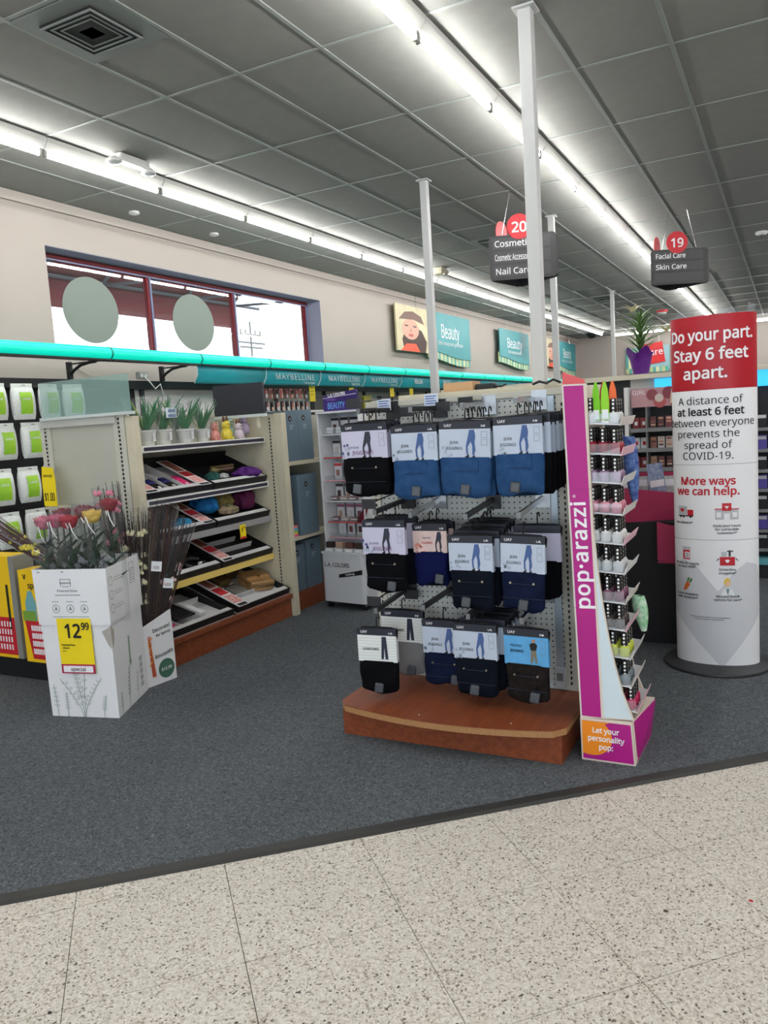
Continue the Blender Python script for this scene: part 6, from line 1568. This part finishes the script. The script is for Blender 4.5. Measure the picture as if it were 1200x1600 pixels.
# roses in sleeves
RST = mat('rose_stem', (34, 52, 38), .6); RLF = mat('rose_leaf', (34, 58, 40), .5, rgb2=(50, 74, 48), vscale=20); RIB = mat('white_ribbon', (220, 220, 222), .4)
CLEAR3 = glassy('sleeve_film', (222, 228, 234), .025, .02)
def rose(label, x, y, z, c, s=1.0, h=.55):
    m = mat('petal_%d_%d_%d' % c, c, .6, rgb2=tuple(int(v * .75) for v in c), vscale=40)
    t = thing('sleeved_rose', label, 'rose', (x, y, .462), random.uniform(-.2, .2), group='roses in the white carton'); hz = z - .462
    G().tube([(0, 0, 0), (.004, 0, hz * .5), (0, 0, hz - .02)], .004, 6).build('stem', RST, t)
    for k in range(9):
        g = G(); az = k * 2.4; leaf(g, (0, 0, hz * (.34 + .055 * k)), az, .085, .8, .026, 5, .15); g.build('leaf', RLF, t, smooth=180, solid=.0015)
    hd_ = bpy.data.objects.new('flower_head', None)
    g = G(); g.lathe([(.004, -.030), (.030, -.022), (.040, .002), (.038, .022), (.028, .034), (.012, .030), (.004, .024)], 14, (0, 0, hz)); fh = g.build('flower_head', m, t, smooth=60)
    for lay, (r, n_, hgt) in enumerate([(.042, 5, .056), (.030, 4, .062), (.018, 3, .064)]):
        for k in range(n_):
            a0 = 2 * pi * k / n_ + lay; g = G()
            g.surf(lambda u, v: ((r * (.65 + .45 * v)) * cos(a0 + (u - .5) * 1.7), (r * (.65 + .45 * v)) * sin(a0 + (u - .5) * 1.7), hz - .02 + hgt * v * (1 - .35 * (2 * u - 1) ** 2)), 5, 3)
            g.build('petal', m, fh, smooth=180, solid=.0015)
    def slv(u, v):
        a = 2 * pi * u; r_ = .040 + .012 * v; ca, sa = cos(a), sin(a); k = r_ / max(abs(ca), abs(sa)) ** .75
        return (k * ca, k * sa, .0 + (hz + .055) * v)
    G().surf(slv, 24, 3, closed_u=True).build('sleeve', CLEAR3, t, smooth=30)
    return t
def at2(a, b): # a along the carton front, b towards the back
    p = Vector((-3.402, 2.68)) + Vector((.975, .223)) * a + Vector((-.36, .93)) * b; return p.x, p.y
RO = [('pale pink rose leftmost in the carton', .035, .06, 1.00, (214, 120, 140)), ('deep pink rose second from the left', .105, .075, 1.005, (206, 90, 120)), ('bright red rose in the front middle of the carton', .185, .06, 1.0, (176, 16, 44)), ('dark red rose behind the middle of the carton', .235, .17, 1.03, (120, 16, 40)), ('yellow rose in the white carton', .30, .10, 1.02, (228, 190, 84)), ('crimson rose rightmost in the carton', .35, .20, 1.065, (150, 20, 44)), ('dark crimson rose at the back left of the carton', .06, .21, 1.02, (130, 18, 44)), ('maroon rose at the back middle of the carton', .17, .24, 1.03, (140, 20, 50))]
for lb, a, b, z, c in RO:
    x, y = at2(a, b); rose(lb, x, y, z, c)
for k, (a, b, z, w_) in enumerate([(.06, .02, .96, .03), (.13, .015, .985, .035), (.24, .02, .975, .045), (.33, .03, 1.0, .05), (.41, .12, 1.02, .03)]):
    x, y = at2(a, b)
    o = G().tube([(x - w_, y - .015, z + .03), (x - w_ * .3, y - .03, z + .005), (x, y - .032, z + .035), (x + w_ * .3, y - .03, z - .01), (x + w_ * .8, y - .02, z - .05)], .0028, 5).build('curled_ribbon', RIB, smooth=180)
    tag(o, 'curled white ribbon tied on the rose sleeves, %s from the left' % ORD[k], 'ribbon', 'ribbons on the roses')

# ================================================================ spring bouquet carton
bq = thing('bouquet_carton', 'white carton lettered Decorate for Spring behind the rose carton', 'box', (-3.32, 3.285, .006))
bc = [Vector(p) - Vector((-3.32, 3.285)) for p in ((-3.215, 3.165), (-3.185, 3.375), (-3.43, 3.415), (-3.46, 3.205))]
ringwall(bc, [c * 1.0 for c in bc], 0, .335, .005, 'walls', BW, bq)
G().prism([(.0, .335), (.21, .335), (.21, .41), (.0, .345)], (bc[0].x, bc[0].y, 0), (.141, .99, 0), (0, 0, 1), -.005).build('raised_edge', BW, bq)
xd_, yd_ = Vector((.141, .99, 0)), Vector((0, 0, 1)); nd_ = xd_.cross(yd_)
def bp(a, b, off=.0012): return Vector((bc[0].x, bc[0].y, 0)) + xd_ * a + yd_ * b + nd_ * off
text('Decorate!', .036, INK, bq, bp(.132, .318), (xd_ + yd_ * .12), yd_, bold=.006, sx=.95); text('for Spring', .027, INK, bq, bp(.142, .286), (xd_ + yd_ * .12), yd_, bold=.006); text('Bouquets', .038, INK, bq, bp(.136, .168), (xd_ + yd_ * .12), yd_, bold=.006, sx=.95)
G().prism([(.145 + .056 * cos(2 * pi * k / 28), .078 + .056 * sin(2 * pi * k / 28)) for k in range(28)], bp(0, 0, .0006), xd_, yd_, .0006).build('price_disc', mat('green_disc', (70, 110, 92), .5), bq)
text('$12.99', .030, WINK, bq, bp(.145, .078, .0016), (xd_ + yd_ * .05), yd_, bold=.008)
for k in range(7): G().tube([bp(.045 + .004 * k, .05, .0012), bp(.04 + .003 * k, .16, .0012), bp(.035 + .008 * (k % 3), .29, .0012)], .0015, 4).build('printed_stem', mat('coral_print', (200, 96, 70), .6), bq)
for k in range(10): G().cyl(bp(.035 + .004 * (k * 3 % 7), .12 + .017 * k, .001), bp(.035 + .004 * (k * 3 % 7), .12 + .017 * k, .0024), .006, n=8).build('printed_blossom', mat('orange_yellow_print', (232, 170, 60), .6), bq)
TW = [mat('twig_brown', (58, 36, 28), .7), mat('twig_red', (84, 30, 28), .7), mat('twig_tan', (96, 70, 48), .7), mat('twig_dark', (38, 24, 20), .7)]
CRM = mat('cream_petal', (222, 214, 176), .6); PKP = mat('pink_petal', (220, 130, 150), .6); YLP = mat('yellow_petal', (206, 190, 70), .6)
def bouquet(label, base, top, r0, r1, n, twigs, petal, npet, seed, lab=None, pr=(.25, .95), rad=.0042):
    rnd = random.Random(seed); base = Vector(base); top = Vector(top); d = (top - base); L_ = d.length; d.normalize(); a = d.orthogonal().normalized(); b = d.cross(a)
    t = thing('twig_bouquet', label, 'bouquet', base); 
    for k in range(n):
        q = rnd.uniform(0, 6.28); rr0 = r0 * sqrt(rnd.random()); rr1 = r1 * sqrt(rnd.random()); e = a * cos(q) + b * sin(q); l2 = L_ * rnd.uniform(.75, 1.0); q2 = q + rnd.uniform(-.5, .5); e2 = a * cos(q2) + b * sin(q2)
        G().tube([e * rr0, d * l2 * .5 + (e * rr0 + e2 * rr1) * .5 + Vector((rnd.uniform(-.01, .01), rnd.uniform(-.01, .01), 0)), d * l2 + e2 * rr1], rad, 5, r1=rad * .4).build('twig', twigs[k % len(twigs)], t)
    for k in range(npet):
        f = rnd.uniform(*pr); q = rnd.uniform(-1.6, 1.6); rr_ = r0 + (r1 - r0) * f
        c = d * L_ * f + (Vector((.75, -.66, 0)) * cos(q) + Vector((.66, .75, 0)) * sin(q) * .8) * rr_ * .95
        for j in range(4):
            g = G(); g.ball(c + Vector((.013 * cos(j * pi / 2 + q), .013 * sin(j * pi / 2 + q), .008 * (j % 2))), .012, 8, 5, .9, .9, 1.35 if j % 2 else .9); g.build('petal', petal, t, smooth=180)
    def slv(u, v):
        q = 2 * pi * u; r = (r0 + (r1 - r0) * v) * 1.12 * (1 + .06 * sin(6 * q + 4 * v)); return d * L_ * (.05 + .93 * v) + (a * cos(q) + b * sin(q)) * r
    G().surf(slv, 22, 5, closed_u=True).build('sleeve', CLEAR3, t, smooth=180)
    if lab:
        c = d * L_ * lab[0] + Vector((.75, -.66, 0)) * (r0 + (r1 - r0) * lab[0]) * 1.2; o = G().box(-.028, -.001, -.028, .028, 0, .028).build('barcode_label', PAPER, t); o.location = c; o.rotation_euler = (0, .15, .7)
        for q in range(4):
            o2 = G().box(-.014 + .008 * q, -.0018, -.016, -.011 + .008 * q, -.001, .002).build('bar', INK, o)
    return t
bouquet('reddish twig bouquet with pink blossoms left in the spring carton', (-3.37, 3.27, .15), (-3.44, 3.22, 1.17), .03, .075, 60, [TW[1], TW[1], TW[0]], PKP, 12, 1, None, (.6, .95))
bouquet('dark twig bouquet with cream blossoms in the spring carton', (-3.34, 3.26, .15), (-3.21, 3.18, 1.02), .035, .085, 70, [TW[0], TW[3], TW[0]], CRM, 22, 2, None, (.35, .85))
bouquet('thick brown twig bouquet with white label in the spring carton', (-3.34, 3.31, .15), (-3.11, 3.30, 1.05), .04, .09, 95, [TW[0], TW[3], TW[2], TW[1]], CRM, 0, 3, (.60,))
bouquet('brown twig bouquet leaning right over the base shelf', (-3.36, 3.34, .12), (-3.05, 3.40, .95), .03, .07, 60, [TW[3], TW[0]], mat('blush_petal', (222, 190, 184), .6), 5, 4, (.55,), (.3, .7))
bouquet('long twig bouquet with yellow and cream blossoms leaning over the yellow stand', (-3.62, 2.98, .74), (-4.12, 2.78, 1.12), .03, .07, 34, [TW[1], TW[0], TW[2]], YLP, 8, 5, None, (.05, .4))
# ================================================================ yellow basket standee
ys_ = thing('basket_standee', 'yellow cardboard basket display on black plinth at the left edge', 'display stand', (-4.08, 3.15, .006))
YB_ = mat('standee_yellow', (238, 196, 16), .5); GB_ = mat('standee_grey', (132, 132, 128), .6); BRED = mat('basket_red', (190, 26, 40), .5)
G().box(-.30, -.06, 0, .22, .22, .13).build('plinth', BLACK, ys_)
for x0, x1, z0, z1 in ((-.36, -.045, .13, .75), (.03, .26, .12, .672)):
    p = G().box(x0, -.09, z0, x1, .05, z1).build('panel', YB_, ys_)
    G().box(x1, -.09, z0, x1 + .045, .05, z1).build('panel_edge', GB_, p)
    w = x1 - x0
    G().prism([(x0 + .02, z0 + .25), (x1 - .0, z0 + .25), (x1 - .0, z0 + .02), (x0 + .06, z0 + .02)], (0, -.0905, 0), (1, 0, 0), (0, 0, 1), .0008).build('basket_print', BRED, p)
    for r in range(4):
        for c in range(9):
            xx = x0 + .07 + (w - .09) * c / 9
            G().box(xx, -.0925, z0 + .05 + .047 * r, xx + .011, -.0914, z0 + .083 + .047 * r).build('basket_slot', WINK, p)
    G().prism([(x0 + .04, z0 + .25), (x0 + .13, z0 + .25), (x0 + .13, z0 + .36), (x0 + .10, z0 + .43), (x0 + .07, z0 + .43), (x0 + .04, z0 + .36)], (0, -.0905, 0), (1, 0, 0), (0, 0, 1), .0008).build('bottle_print', mat('teal_print', (110, 168, 176), .5), p)
    G().box(x0 + .01, -.0920, z0 + .25, x0 + .12, -.0914, z0 + .31).build('leaf_print', mat('green_print', (120, 160, 60), .5), p)
    G().box(x1 - .045, -.0920, z0 + .18, x1 - .025, -.0914, z0 + .45).build('handle_print', INK, p)
text('V', .05, INK, ys_, (.085, -.0925, .635), bold=.03); text('spot', .06, INK, ys_, (.155, -.0925, .585), bold=.012)

# specks lying on the tiles
for k, (x, y, c, nm) in enumerate([(-.316, 2.157, (70, 60, 52), 'dark crumb on the floor tiles at the lower right'), (-.105, 2.291, (190, 40, 50), 'tiny red scrap on the floor tiles near the right edge'), (-1.646, 1.189, (60, 54, 50), 'small dark scuff crumb on the tiles at the lower left')]):
    o = G().lathe([(.0015, 0), (.0055, .001), (.004, .003), (.001, .0035)], 9, (0, 0, 0), 1.3, .9).build('floor_crumb', mat('crumb_%d' % k, c, .8)); o.location = (x, y, 0.0003); tag(o, nm, 'crumb')
# ================================================================ lettering becomes plain mesh
bpy.context.view_layer.update()
_dg = bpy.context.evaluated_depsgraph_get()
_cache = {}
for ob in [o for o in bpy.data.objects if o.type == 'FONT']:
    cu = ob.data
    if cu.name not in _cache:
        _cache[cu.name] = bpy.data.meshes.new_from_object(ob.evaluated_get(_dg), preserve_all_data_layers=False, depsgraph=_dg)
_fonts = [o for o in bpy.data.objects if o.type == 'FONT']
for ob in _fonts:
    me = _cache[ob.data.name]
    wr = ob.get('wrap')
    if wr is not None:
        me = me.copy()
        for v in me.vertices: v.co = PILLAR(v.co.x * wr[2] + wr[0], v.co.y + wr[1], .0022 + v.co.z)
    par, mb, nm = ob.parent, ob.matrix_basis.copy(), ob.name.split('.')[0]
    bpy.data.objects.remove(ob)
    no = bpy.data.objects.new(nm, me); COL.objects.link(no)
    no.parent = par; no.matrix_basis = mb
